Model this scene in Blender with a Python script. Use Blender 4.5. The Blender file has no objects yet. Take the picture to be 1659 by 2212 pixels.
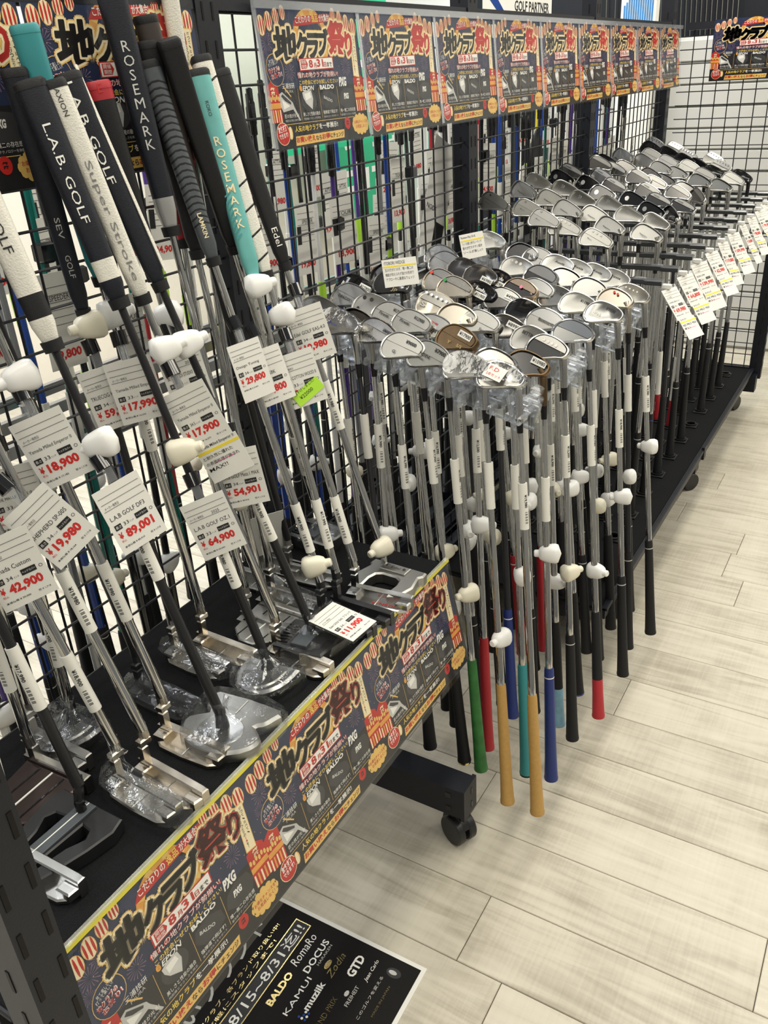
import bpy, math, random
from mathutils import Vector, Matrix
random.seed(11)
sc = bpy.context.scene
COL = sc.collection
R_ = math.radians

# ------------------------------------------------------------------ camera, world, lights, exposure
cam_d = bpy.data.cameras.new('camera')
cam = bpy.data.objects.new('camera', cam_d); COL.objects.link(cam)
right, up, back = Vector((.5080, -.8597, -.0541)), Vector((.4190, .1917, .8875)), Vector((-.7526, -.4735, .4576))
cam.matrix_world = Matrix(((right.x, up.x, back.x, 0), (right.y, up.y, back.y, 0), (right.z, up.z, back.z, 1.4), (0, 0, 0, 1)))
cam_d.sensor_fit = 'VERTICAL'; cam_d.sensor_height = 24.0; cam_d.lens = 24.0 * 1822.98 / 2212
cam_d.clip_start = .02; cam_d.clip_end = 60
sc.camera = cam
sc.view_settings.view_transform = 'Standard'; sc.view_settings.look = 'None'
sc.view_settings.gamma = 1; sc.view_settings.use_curve_mapping = False
sc.view_settings.exposure = 0.27
sc.cycles.max_bounces = 6; sc.cycles.diffuse_bounces = 3; sc.cycles.glossy_bounces = 3; sc.cycles.transparent_max_bounces = 11
sc.cycles.caustics_reflective = False; sc.cycles.caustics_refractive = False
W = bpy.data.worlds.new('world'); sc.world = W; W.use_nodes = True
W.node_tree.nodes['Background'].inputs[0].default_value = (.93, .97, 1.0, 1)
W.node_tree.nodes['Background'].inputs[1].default_value = .30
def lamp(x, y, z, sx, sy, e, c=(1, .97, .92)):
    d = bpy.data.lights.new('ceiling_lamp', 'AREA'); d.shape = 'RECTANGLE'; d.size = sx; d.size_y = sy; d.energy = e; d.color = c
    o = bpy.data.objects.new('ceiling_lamp', d); COL.objects.link(o); o.location = (x, y, z)
    return o
for lx, gain in ((-1.2, .75), (.9, .72), (3.0, 1.1), (5.1, .8)):
    for ly, e in ((-1.6, 34), (.55, 26), (2.4, 44)):
        lamp(lx, ly, 2.9, 1.6, .5, e * gain, (1, .94, .80) if ly < 1 else (.96, .98, 1))

# ------------------------------------------------------------------ materials
def nodes(name):
    m = bpy.data.materials.new(name); m.use_nodes = True
    nt = m.node_tree; b = nt.nodes['Principled BSDF']
    return m, nt, b
def mat(name, c, rough=.5, metal=0., var=.06, scale=30., bump=0., bscale=300., spec=.5, aniso=0):
    m, nt, b = nodes(name)
    b.inputs['Metallic'].default_value = metal; b.inputs['Roughness'].default_value = rough
    b.inputs['Specular IOR Level'].default_value = spec
    tc = nt.nodes.new('ShaderNodeTexCoord'); n = nt.nodes.new('ShaderNodeTexNoise'); n.inputs['Scale'].default_value = scale
    r = nt.nodes.new('ShaderNodeMix'); r.data_type = 'RGBA'
    r.inputs[6].default_value = tuple(max(0, x * (1 - var)) for x in c) + (1,); r.inputs[7].default_value = tuple(min(1, x * (1 + var)) for x in c) + (1,)
    nt.links.new(tc.outputs['Object'], n.inputs['Vector']); nt.links.new(n.outputs['Fac'], r.inputs[0]); nt.links.new(r.outputs[2], b.inputs['Base Color'])
    if bump:
        n2 = nt.nodes.new('ShaderNodeTexNoise'); n2.inputs['Scale'].default_value = bscale
        bp = nt.nodes.new('ShaderNodeBump'); bp.inputs['Strength'].default_value = bump; bp.inputs['Distance'].default_value = .002
        nt.links.new(tc.outputs['Object'], n2.inputs['Vector']); nt.links.new(n2.outputs['Fac'], bp.inputs['Height']); nt.links.new(bp.outputs['Normal'], b.inputs['Normal'])
    return m
def clear(name, tint, gloss=.12, rough=.05, edge=.6, bump=0., bscale=60., milk=0.):
    m = bpy.data.materials.new(name); m.use_nodes = True; nt = m.node_tree; nt.nodes.clear()
    out = nt.nodes.new('ShaderNodeOutputMaterial'); mx = nt.nodes.new('ShaderNodeMixShader')
    t = nt.nodes.new('ShaderNodeBsdfTransparent'); t.inputs[0].default_value = tint + (1,)
    g = nt.nodes.new('ShaderNodeBsdfGlossy'); g.inputs['Roughness'].default_value = rough; g.inputs[0].default_value = (.95, .97, 1, 1)
    fr = nt.nodes.new('ShaderNodeFresnel'); fr.inputs[0].default_value = 1.45
    ma = nt.nodes.new('ShaderNodeMath'); ma.operation = 'MULTIPLY_ADD'; ma.inputs[1].default_value = edge; ma.inputs[2].default_value = gloss; ma.use_clamp = True
    nt.links.new(fr.outputs[0], ma.inputs[0]); nt.links.new(ma.outputs[0], mx.inputs[0])
    nt.links.new(t.outputs[0], mx.inputs[1]); nt.links.new(g.outputs[0], mx.inputs[2]); nt.links.new(mx.outputs[0], out.inputs[0])
    if milk:
        df = nt.nodes.new('ShaderNodeBsdfDiffuse'); df.inputs[0].default_value = (.9, .92, .95, 1); m2 = nt.nodes.new('ShaderNodeMixShader'); m2.inputs[0].default_value = milk
        nt.links.new(mx.outputs[0], m2.inputs[1]); nt.links.new(df.outputs[0], m2.inputs[2]); nt.links.new(m2.outputs[0], out.inputs[0])
    if bump:
        tc = nt.nodes.new('ShaderNodeTexCoord'); n2 = nt.nodes.new('ShaderNodeTexNoise'); n2.inputs['Scale'].default_value = bscale; n2.inputs['Detail'].default_value = 4
        bp = nt.nodes.new('ShaderNodeBump'); bp.inputs['Strength'].default_value = bump; bp.inputs['Distance'].default_value = .006
        nt.links.new(tc.outputs['Object'], n2.inputs['Vector']); nt.links.new(n2.outputs['Fac'], bp.inputs['Height'])
        nt.links.new(bp.outputs['Normal'], g.inputs['Normal']); nt.links.new(bp.outputs['Normal'], fr.inputs['Normal'])
    return m
M = {}
def dm(n, *a, **k): M[n] = mat(n, *a, **k)
dm('chrome', (.60, .60, .595), .09, 1, .03); dm('shaft_steel', (.56, .56, .55), .09, 1, .04)
dm('satin', (.37, .365, .345), .36, 1, .06, 60); dm('bright', (.50, .495, .48), .22, 1, .05)
dm('champagne', (.50, .455, .385), .27, 1, .06, 50); dm('nickel', (.44, .425, .39), .24, 1, .06)
dm('dark_chrome', (.16, .155, .15), .17, 1, .1); dm('gun', (.30, .30, .29), .25, 1, .1)
dm('black_metal', (.018, .018, .02), .34, .2, .2); dm('gloss_black', (.008, .008, .009), .08, 0, .1)
dm('bronze', (.17, .115, .065), .36, 1, .25, 90); dm('brown_plate', (.07, .05, .045), .3, .8, .3, 30)
dm('rose_gold', (.62, .48, .36), .2, 1, .1); dm('gold', (.75, .58, .25), .25, 1, .1)
dm('rubber', (.010, .0105, .012), .62, 0, .3, 400, .25, 900, spec=.35); dm('navy_rubber', (.008, .010, .017), .55, 0, .25, 200, .2, 800, spec=.35)
dm('grey_rubber', (.06, .07, .08), .5, 0, .15, 200); dm('teal', (.13, .42, .40), .5, 0, .15, 60); dm('teal_dark', (.03, .25, .27), .5)
dm('white_rubber', (.72, .70, .63), .55, 0, .06, 500, .4, 500); dm('gold_rubber', (.46, .27, .075), .55, 0, .12, 150, .3, 500)
dm('blue_rubber', (.012, .03, .17), .45); dm('red_rubber', (.42, .02, .03), .5); dm('green_rubber', (.03, .16, .035), .5, 0, .7, 35)
dm('sky_rubber', (.22, .42, .55), .5, 0, .3, 60); dm('brown_rubber', (.05, .038, .034), .6); dm('yellow', (.78, .68, .03), .5); dm('silver_grip', (.5, .5, .5), .3, .6)
dm('white_plastic', (.82, .82, .80), .32, 0, .02); dm('cream_plastic', (.78, .74, .60), .35, 0, .03)
dm('rack', (.007, .0085, .014), .45, .0, .15, 40, .08, 700, spec=.35); dm('black_plastic', (.012, .012, .013), .4)
dm('wire', (.008, .009, .013), .4, .1); dm('carpet', (.010, .0105, .012), .95, 0, .5, 500, 1., 700, spec=.15)
dm('grey_steel', (.33, .34, .35), .3, 1); dm('dark_bar', (.16, .165, .175), .25, 1)
dm('paper', (.80, .79, .75), .6, 0, .02); dm('card', (.78, .77, .72), .55, 0, .02); dm('label', (.76, .75, .69), .5, 0, .03)
dm('ink', (.012, .012, .013), .5); dm('ink_red', (.60, .022, .02), .5); dm('ink_grey', (.2, .2, .2), .6); dm('ink_pink', (.75, .1, .35), .6); dm('ink_yellow', (.85, .68, .05), .6)
dm('p_navy', (.022, .032, .075), .45, 0, .5, 12); dm('p_dark', (.018, .018, .020), .45, 0, .3, 12); dm('p_orange', (.72, .33, .06), .5, 0, .25, 60)
dm('p_gold', (.78, .50, .14), .5, 0, .1); dm('p_red', (.50, .025, .02), .5, 0, .25, 60); dm('p_cream', (.86, .74, .48), .5); dm('p_white', (.85, .84, .79), .5)
dm('p_black', (.010, .009, .009), .5); dm('p_yellow', (.85, .62, .10), .5); dm('p_purple', (.20, .13, .20), .5); dm('p_silver', (.55, .55, .53), .4, 0, .3, 20); dm('p_charcoal', (.045, .045, .047), .4, 0, .4, 25)
dm('ink_green', (.45, .80, .05), .5); dm('dot_red', (.7, .06, .03), .4); dm('dot_green', (.02, .3, .08), .4); dm('flower', (.8, .2, .3), .4)
dm('s_blue', (.01, .05, .28), .25); dm('s_white', (.72, .72, .71), .3); dm('s_black', (.012, .012, .014), .2); dm('s_purple', (.07, .03, .22), .25); dm('s_green', (.01, .17, .14), .25)
dm('s_red', (.35, .02, .03), .25); dm('s_grey', (.3, .31, .33), .3, .5); dm('s_orange', (.65, .17, .04), .3); dm('s_yellow', (.65, .55, .04), .3)
dm('wall_white', (.80, .80, .77), .7, 0, .02); dm('wall_grey', (.22, .22, .215), .7, 0, .1, 3); dm('wall_beige', (.74, .69, .60), .7, 0, .03); dm('green_sign', (.02, .42, .20), .5, 0, .05); dm('slat_white', (.56, .56, .54), .45, 0, .03, 8); dm('blue_print', (.03, .22, .55), .4, 0, .4, 40)
for _n, _m in M.items():
    if _n.startswith('p_'): _m.node_tree.nodes['Principled BSDF'].inputs['Specular IOR Level'].default_value = .15
M['acrylic'] = clear('acrylic', (.95, .96, .98), .02, .10, .45, milk=.10); M['smoke'] = clear('smoke', (.72, .74, .76), .03, .1, .5, milk=.10)
M['sleeve'] = clear('sleeve', (.985, .985, .985), .0, .12, .07, .2, 30); M['film'] = clear('film', (.965, .97, .975), .04, .07, .55, .32, 45, milk=.012)

def wood():
    m, nt, b = nodes('floor_plank_wood'); b.inputs['Roughness'].default_value = .42
    N = nt.nodes.new; L = nt.links.new
    tc = N('ShaderNodeTexCoord'); oi = N('ShaderNodeObjectInfo'); mp = N('ShaderNodeMapping'); mp.inputs['Scale'].default_value = (14, 1.1, 1)
    off = N('ShaderNodeVectorMath'); off.operation = 'MULTIPLY_ADD'; off.inputs[1].default_value = (37, 19, 5)
    cb = N('ShaderNodeCombineXYZ')
    for i in range(3): L(oi.outputs['Random'], cb.inputs[i])
    L(cb.outputs[0], off.inputs[0]); L(tc.outputs['Object'], off.inputs[2]); L(off.outputs[0], mp.inputs[0])
    wv = N('ShaderNodeTexNoise'); wv.inputs['Scale'].default_value = 2.2; wv.inputs['Detail'].default_value = 7; wv.inputs['Distortion'].default_value = 1.6; L(mp.outputs[0], wv.inputs['Vector'])
    big = N('ShaderNodeTexNoise'); big.inputs['Scale'].default_value = 7; big.inputs['Detail'].default_value = 4; L(off.outputs[0], big.inputs['Vector'])
    mp2 = N('ShaderNodeMapping'); mp2.inputs['Scale'].default_value = (2.0, 60, 1); L(off.outputs[0], mp2.inputs[0])
    saw = N('ShaderNodeTexNoise'); saw.inputs['Scale'].default_value = 3; saw.inputs['Detail'].default_value = 2; L(mp2.outputs[0], saw.inputs['Vector'])
    cr = N('ShaderNodeValToRGB'); e = cr.color_ramp.elements; e[0].position = .30; e[0].color = (.36, .325, .255, 1); e[1].position = .70; e[1].color = (.64, .60, .505, 1)
    md = e.new(.5); md.color = (.55, .51, .42, 1)
    a = N('ShaderNodeMath'); a.operation = 'MULTIPLY_ADD'; a.inputs[1].default_value = .55; L(wv.outputs['Fac'], a.inputs[0])
    a2 = N('ShaderNodeMath'); a2.operation = 'MULTIPLY_ADD'; a2.inputs[1].default_value = .40; L(big.outputs['Fac'], a2.inputs[0])
    a3 = N('ShaderNodeMath'); a3.operation = 'MULTIPLY_ADD'; a3.inputs[1].default_value = .14; a3.inputs[2].default_value = -.055; L(saw.outputs['Fac'], a3.inputs[0])
    L(a3.outputs[0], a2.inputs[2]); L(a2.outputs[0], a.inputs[2])
    rv = N('ShaderNodeMath'); rv.operation = 'MULTIPLY_ADD'; rv.inputs[1].default_value = .10; rv.inputs[2].default_value = -.05; L(oi.outputs['Random'], rv.inputs[0])
    ad = N('ShaderNodeMath'); ad.operation = 'ADD'; L(a.outputs[0], ad.inputs[0]); L(rv.outputs[0], ad.inputs[1])
    L(ad.outputs[0], cr.inputs[0]); L(cr.outputs[0], b.inputs['Base Color'])
    bp = N('ShaderNodeBump'); bp.inputs['Strength'].default_value = .12; bp.inputs['Distance'].default_value = .001; L(wv.outputs['Fac'], bp.inputs['Height']); L(bp.outputs[0], b.inputs['Normal'])
    return m
M['wood'] = wood(); dm('joint', (.09, .08, .07), .8)

# ------------------------------------------------------------------ mesh building
class MB:
    def __init__(s): s.v = []; s.f = []; s.k = []
    def add(s, vs, fs, k=0):
        o = len(s.v); s.v += [tuple(v) for v in vs]; s.f += [tuple(i + o for i in f) for f in fs]; s.k += [k] * len(fs); return s
    def box(s, c, d, k=0, rot=None):
        x, y, z = d[0] / 2, d[1] / 2, d[2] / 2
        vs = [Vector(q) for q in ((-x, -y, -z), (x, -y, -z), (x, y, -z), (-x, y, -z), (-x, -y, z), (x, -y, z), (x, y, z), (-x, y, z))]
        if rot: vs = [rot @ q for q in vs]
        return s.add([q + Vector(c) for q in vs], ((3, 2, 1, 0), (4, 5, 6, 7), (0, 1, 5, 4), (1, 2, 6, 5), (2, 3, 7, 6), (3, 0, 4, 7)), k)
    def bbox(s, c, d, b=.002, k=0, rot=None):       # box with chamfered top and bottom edges
        x, y, z = d[0] / 2, d[1] / 2, d[2] / 2
        o = [(-x, -y), (x, -y), (x, y), (-x, y)]
        return s.prism(o, -z, z, b, k, c, rot)
    def tube(s, p0, p1, r0, r1=None, n=10, k=0, caps=True):
        r1 = r0 if r1 is None else r1; p0 = Vector(p0); p1 = Vector(p1); d = (p1 - p0).normalized()
        a = d.orthogonal().normalized(); b = d.cross(a); vs = []
        for p, r in ((p0, r0), (p1, r1)):
            for i in range(n):
                t = 2 * math.pi * i / n; vs.append(p + (a * math.cos(t) + b * math.sin(t)) * r)
        fs = [(i, (i + 1) % n, n + (i + 1) % n, n + i) for i in range(n)]
        if caps: fs += [tuple(range(n - 1, -1, -1)), tuple(range(n, 2 * n))]
        return s.add(vs, fs, k)
    def path(s, pts, r, n=8, k=0):
        rings = []; pts = [Vector(p) for p in pts]
        for i, p in enumerate(pts):
            d = (pts[min(i + 1, len(pts) - 1)] - pts[max(i - 1, 0)]).normalized()
            if i == 0: a = d.orthogonal().normalized()
            a = (a - d * a.dot(d)).normalized(); b = d.cross(a); rr = r[i] if isinstance(r, (list, tuple)) else r
            rings.append([p + (a * math.cos(2 * math.pi * j / n) + b * math.sin(2 * math.pi * j / n)) * rr for j in range(n)])
        return s.loft(rings, k)
    def loft(s, rings, k=0, caps=True, ks=None):
        n = len(rings[0]); o = len(s.v)
        for r in rings: s.v += [tuple(q) for q in r]
        for i in range(len(rings) - 1):
            for j in range(n):
                s.f.append((o + i * n + j, o + i * n + (j + 1) % n, o + (i + 1) * n + (j + 1) % n, o + (i + 1) * n + j)); s.k.append(ks[i] if ks else k)
        if caps:
            s.f.append(tuple(o + j for j in range(n - 1, -1, -1))); s.k.append(ks[0] if ks else k)
            s.f.append(tuple(o + (len(rings) - 1) * n + j for j in range(n))); s.k.append(ks[-1] if ks else k)
        return s
    def lathe(s, prof, n=14, k=0, ks=None):
        return s.loft([[(r * math.cos(2 * math.pi * j / n), r * math.sin(2 * math.pi * j / n), z) for j in range(n)] for r, z in prof], k, True, ks)
    def prism(s, o, z0, z1, b=.0, k=0, c=(0, 0, 0), rot=None, kt=None):
        cx = sum(p[0] for p in o) / len(o); cy = sum(p[1] for p in o) / len(o)
        def ring(ins, z):
            out = []; n = len(o)
            for i, p in enumerate(o):
                if ins:
                    a = Vector(o[i - 1]); q = Vector(p); d = Vector(o[(i + 1) % n])
                    e1 = (q - a).normalized(); e2 = (d - q).normalized(); m = Vector((-e1.y - e2.y, e1.x + e2.x))
                    m = m.normalized() if m.length > 1e-6 else Vector((-e1.y, e1.x)); sgn = 1 if area > 0 else -1
                    q = q + m * ins * sgn / max(.5, m.dot(Vector((-e1.y, e1.x))))
                    p = (q.x, q.y)
                v = Vector((p[0], p[1], z)); v = rot @ v if rot else v
                out.append(v + Vector(c))
            return out
        area = sum(o[i - 1][0] * o[i][1] - o[i][0] * o[i - 1][1] for i in range(len(o)))
        if area < 0: o = o[::-1]; area = -area
        if b: rings = [ring(b, z0), ring(0, z0 + b), ring(0, z1 - b), ring(b, z1)]
        else: rings = [ring(0, z0), ring(0, z1)]
        return s.loft(rings, k, True, None if kt is None else [k] * (len(rings) - 2) + [kt])
    def poly(s, pts, z=0., k=0): return s.add([(p[0], p[1], z) for p in pts], [tuple(range(len(pts)))], k)
    def mesh(s, name, mats, smooth=True, ang=38):
        me = bpy.data.meshes.new(name); me.from_pydata(s.v, [], s.f)
        for m in mats: me.materials.append(M[m] if isinstance(m, str) else m)
        if len(mats) > 1: me.polygons.foreach_set('material_index', s.k)
        if smooth:
            me.polygons.foreach_set('use_smooth', [True] * len(s.f)); me.set_sharp_from_angle(angle=R_(ang))
        me.update(); return me
    def build(s, name, mats, parent=None, loc=None, mtx=None, smooth=True, ang=38):
        return put(name, s.mesh(name, mats if isinstance(mats, (list, tuple)) else [mats], smooth, ang), parent, loc, mtx)
def put(name, me, parent=None, loc=None, mtx=None):
    o = bpy.data.objects.new(name, me); COL.objects.link(o)
    if parent is not None: o.parent = parent
    if mtx is not None: o.matrix_local = mtx
    elif loc is not None: o.location = loc
    return o
def tag(o, label, cat, group=None):
    o['label'] = label; o['category'] = cat
    if group: o['group'] = group
    return o
def thing(name, label, cat, mtx=None, loc=None, group=None):
    o = put(name, None, None, loc, mtx); o.empty_display_size = .02
    return tag(o, label, cat, group)
def struct(o): o['kind'] = 'structure'; return o
def frame(p, z, front):          # matrix: local z along axis, local -y towards front
    z = Vector(z).normalized(); y = -Vector(front); y = (y - z * y.dot(z)).normalized(); x = y.cross(z)
    return Matrix(((x.x, y.x, z.x, p[0]), (x.y, y.y, z.y, p[1]), (x.z, y.z, z.z, p[2]), (0, 0, 0, 1)))
def TR(*p): return Matrix.Translation(Vector(p))
def RX(a): return Matrix.Rotation(R_(a), 4, 'X')
def RY(a): return Matrix.Rotation(R_(a), 4, 'Y')
def RZ(a): return Matrix.Rotation(R_(a), 4, 'Z')

# ------------------------------------------------------------------ lettering
_gl = {}
def glyphs(s, bold=0., shear=0.):
    key = (s, bold, shear)
    if key not in _gl:
        cu = bpy.data.curves.new('t', 'FONT'); cu.body = s; cu.size = 1; cu.offset = bold; cu.shear = shear; cu.resolution_u = 2; cu.fill_mode = 'FRONT'
        ob = bpy.data.objects.new('t', cu); COL.objects.link(ob)
        me = bpy.data.meshes.new_from_object(ob)
        vs = [(v.co.x, v.co.y) for v in me.vertices]; fs = [tuple(p.vertices) for p in me.polygons]
        bpy.data.objects.remove(ob); bpy.data.meshes.remove(me); bpy.data.curves.remove(cu)
        x0 = min((v[0] for v in vs), default=0); x1 = max((v[0] for v in vs), default=0); y0 = min((v[1] for v in vs), default=0); y1 = max((v[1] for v in vs), default=0)
        _gl[key] = (vs, fs, x0, x1, y0, y1)
    return _gl[key]
def text(mb, s, x, y, h, z=0., k=0, w=None, bold=0., shear=0., rot=0., al='L', mp=None):
    """lettering as thin print: left/centre at x, baseline y, cap height h, fitted to width w"""
    vs, fs, x0, x1, y0, y1 = glyphs(s, bold, shear)
    if not vs: return
    sy = h / max(y1 - y0, .05); sx = (w / max(x1 - x0, .05)) if w else sy
    c, sn = math.cos(R_(rot)), math.sin(R_(rot)); ax = {'L': x0, 'C': (x0 + x1) / 2, 'R': x1}[al]; out = []
    for a, b in vs:
        a = (a - ax) * sx; b = (b - y0) * sy; q = (x + a * c - b * sn, y + a * sn + b * c, z)
        out.append(mp(*q) if mp else q)
    mb.add(out, fs, k)
def ell(cx, cy, rx, ry, n=18, a0=0, a1=360): return [(cx + rx * math.cos(R_(a0 + (a1 - a0) * i / n)), cy + ry * math.sin(R_(a0 + (a1 - a0) * i / n))) for i in range(n if a1 - a0 == 360 else n + 1)]
# ------------------------------------------------------------------ the festival poster (A4 landscape, one print shared by all copies)
PM = ['p_navy', 'p_dark', 'p_orange', 'p_gold', 'p_red', 'p_cream', 'p_white', 'p_black', 'p_yellow', 'p_purple', 'p_silver', 'p_charcoal']
NV, DK, OR, GD, RD, CR, WH, BK, YE, PU, SI, CH = range(12)
def poster_print():
    b = MB(); rnd = random.Random(3); S = .001
    X = lambda u: .297 * u
    Y = lambda v: .210 * (1 - v)
    Lz = lambda n: .0002 + .00012 * n
    def P(pts, k, n): b.poly([(X(u), Y(v)) for u, v in pts], Lz(n), k)
    def E_(u, v, ru, rv, k, n, m=18, a0=0, a1=360): b.poly([(X(u) + .297 * ru * math.cos(R_(a0 + (a1 - a0) * i / m)), Y(v) + .210 * rv * math.sin(R_(a0 + (a1 - a0) * i / m))) for i in range(m)], Lz(n), k)
    P([(0, 1), (1, 1), (1, 0), (0, 0)], NV, 0)
    P([(0, 1), (1, 1), (1, .56), (.0, .56)], DK, 1)
    # moon ring
    for i in range(30):
        a, c = R_(12 * i), R_(12 * (i + 1)); ro, ri = .215 + .006 * rnd.random(), .165 - .012 * rnd.random()
        b.add([(X(.50) + .210 * r * 1.12 * math.cos(t), Y(.215) + .210 * r * math.sin(t), Lz(1)) for r, t in ((ri, a), (ro, a), (ro, c), (ri, c))], [(0, 1, 2, 3)], OR if i % 3 else GD)
    E_(.505, .2, .13, .155, NV, 1)
    # fireworks
    for u, v, r in ((.07, .24, .05), (.13, .19, .04), (.24, .44, .05), (.82, .42, .055), (.87, .12, .04), (.04, .33, .035), (.78, .27, .04)):
        for i in range(16):
            a = R_(22.5 * i + 7); w = .05
            p0 = (X(u) + .297 * r * .15 * math.cos(a), Y(v) + .297 * r * .15 * math.sin(a)); rr = .297 * r * (.75 + .3 * rnd.random())
            p1 = (X(u) + rr * math.cos(a - w), Y(v) + rr * math.sin(a - w)); p2 = (X(u) + rr * math.cos(a + w), Y(v) + rr * math.sin(a + w))
            b.poly([p0, p1, p2], Lz(2), PU)
    for i in range(40):
        u, v = rnd.random(), rnd.random() * .5; E_(u, v, .0022, .003, GD, 2, 5)
    # lanterns on their string
    for side in (0, 1):
        for i, (u, v, r) in enumerate(((.045, .125, 1.15), (.115, .095, 1.1), (.185, .062, .95), (.25, .035, .85))):
            u = 1 - u if side else u; rx, ry = .030 * r, .062 * r
            E_(u, v, rx, ry, GD, 3); E_(u, v, rx * .9, ry * .94, CR, 4)
            for q in (-.62, 0.0, .62):
                E_(u + rx * q * .95, v, rx * .17, ry * .9 * math.sqrt(1 - q * q * .75), RD, 5, 10)
    # booths both sides
    for u0, u1, v0, v1 in ((0, .105, .50, .80), (.885, 1, .47, .78)):
        P([(u0, v1), (u1, v1), (u1, v0 + .05), ((u0 + u1) / 2, v0), (u0, v0 + .05)], RD, 2)
        for j in range(5):
            w = (u1 - u0) / 5; P([(u0 + w * (j + .15), v1), (u0 + w * (j + .6), v1), (u0 + w * (j + .6), v1 - .09), (u0 + w * (j + .15), v1 - .09)], OR if j % 2 else CR, 3)
        for j in range(6): E_(u0 + (u1 - u0) * (j + .5) / 6, v0 + .12 + .012 * (j % 2), .008, .02, GD, 4, 8)
        P([(u0, v0 + .2), (u1, v0 + .2), (u1, v0 + .16), (u0, v0 + .16)], OR, 3)
        text(b, '祭', X((u0 + u1) / 2), Y(v0 + .105), .012, Lz(5), CR, al='C', bold=.02)
    # red brush band
    P([(.335, .125), (.37, .06), (.69, .03), (.735, .04), (.72, .085), (.38, .125)], RD, 3)
    text(b, 'こだわりの', X(.365), Y(.108), .0105, Lz(5), WH, w=X(.15), bold=.015, rot=4)
    text(b, '逸品', X(.525), Y(.098), .0125, Lz(5), YE, w=X(.065), bold=.015, rot=4)
    text(b, 'が大集合!', X(.60), Y(.093), .0115, Lz(5), WH, w=X(.11), bold=.015, rot=4)
    # title: cream halo, gold rim, brush colour
    for ch, u, v, w, h, k in (('地', .125, .375, .215, .245, BK), ('ク', .335, .37, .115, .20, BK), ('ラ', .44, .36, .115, .185, BK), ('ブ', .545, .34, .125, .20, BK), ('祭', .66, .335, .19, .255, RD), ('り', .845, .345, .075, .185, RD)):
        for rad, kk, n, m_ in ((.0056, GD, 6, 12), (.0040, CR, 7, 12), (.0011, k, 8, 6)):
            for q in range(m_):
                aa = 2 * math.pi * q / m_; dz = .00001 * (q % 2)
                text(b, ch, X(u + w / 2) + rad * math.cos(aa), Y(v) + rad * math.sin(aa), .210 * h, Lz(n) + dz, kk, w=X(w), bold=.025, shear=.10, al='C')
    # date box
    P([(.335, .445), (.685, .435), (.685, .345), (.335, .355)], RD, 9); P([(.342, .438), (.678, .428), (.678, .353), (.342, .362)], WH, 10)
    P([(.352, .43), (.405, .428), (.42, .396), (.405, .364), (.352, .366)], RD, 11)
    text(b, '開催', X(.358), Y(.394), .0055, Lz(12), WH, w=X(.045)); text(b, '期間', X(.358), Y(.426), .0055, Lz(12), WH, w=X(.045))
    text(b, '8', X(.43), Y(.424), .0125, Lz(12), RD, w=X(.04), bold=.03); text(b, '月', X(.478), Y(.424), .0075, Lz(12), RD, w=X(.026), bold=.02)
    text(b, '31', X(.51), Y(.42), .0125, Lz(12), RD, w=X(.068), bold=.03); text(b, '日', X(.583), Y(.42), .0075, Lz(12), RD, w=X(.024), bold=.02); text(b, 'まで', X(.615), Y(.42), .0075, Lz(12), BK, w=X(.05), bold=.02)
    text(b, '憧れの地クラブが勢揃い!', X(.51), Y(.497), .0098, Lz(9), RD, w=X(.42), bold=.05, al='C'); text(b, '憧れの地クラブが勢揃い!', X(.51), Y(.495), .009, Lz(10), WH, w=X(.41), bold=.0, al='C')
    text(b, 'この機会にぜひお試しください!', X(.51), Y(.545), .0075, Lz(10), YE, w=X(.40), bold=.01, al='C')
    # fan with round print
    E_(.105, .43, .078, .115, GD, 5, 22); E_(.105, .43, .075, .111, NV, 6, 22); P([(.15, .55), (.157, .545), (.215, .62), (.21, .627)], GD, 5)
    text(b, '見て楽しい!', X(.06), Y(.385), .005, Lz(8), WH, w=X(.07), rot=12); text(b, '打って楽しい!', X(.05), Y(.41), .005, Lz(8), WH, w=X(.09), rot=12)
    for s_, u, v in (('地クラブの', .045, .46), ('お祭り!', .06, .50)):
        text(b, s_, X(u), Y(v), .0085, Lz(7), WH, w=X(.105), bold=.05, rot=10); text(b, s_, X(u), Y(v), .008, Lz(8), RD, w=X(.10), bold=.02, rot=10)
    # upright tag
    P([(.893, .50), (.958, .515), (.965, .165), (.905, .16)], GD, 6); P([(.897, .495), (.955, .508), (.961, .171), (.908, .167)], CR, 7)
    for j, ch in enumerate('打って、比べて、'): text(b, ch, X(.943), Y(.205 + .027 * j), .0042, Lz(8), BK, al='C', bold=.01)
    for j, ch in enumerate('あなたにぴったりの1本を!'): text(b, ch, X(.918), Y(.21 + .0225 * j), .0042, Lz(8), RD if 8 < j < 11 else BK, al='C', bold=.01)
    # four makers
    for u in (.285, .495, .69): P([(u, .80), (u + .002, .80), (u + .002, .57), (u, .57)], GD, 2)
    text(b, '三浦技研', X(.145), Y(.565), .0085, Lz(4), WH, w=X(.115)); text(b, 'MIURA', X(.165), Y(.595), .0045, Lz(4), SI, w=X(.075))
    text(b, 'e', X(.305), Y(.59), .0095, Lz(4), OR, w=X(.025), bold=.04); text(b, 'EPON', X(.335), Y(.588), .0075, Lz(4), WH, w=X(.115), bold=.02, shear=.2)
    text(b, 'BALDO', X(.51), Y(.588), .0075, Lz(4), WH, w=X(.15), bold=.04); text(b, 'PXG', X(.72), Y(.575), .0155, Lz(4), WH, w=X(.085), bold=.05, shear=.2)
    # iron, silver wood, two dark woods
    P([(.105, .60), (.135, .585), (.22, .665), (.23, .70), (.275, .80), (.262, .803), (.215, .715), (.12, .73), (.105, .69)], SI, 3); P([(.12, .615), (.135, .60), (.205, .665), (.2, .68), (.15, .65)], CH, 4); P([(.122, .64), (.19, .69), (.13, .71)], WH, 4)
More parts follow.
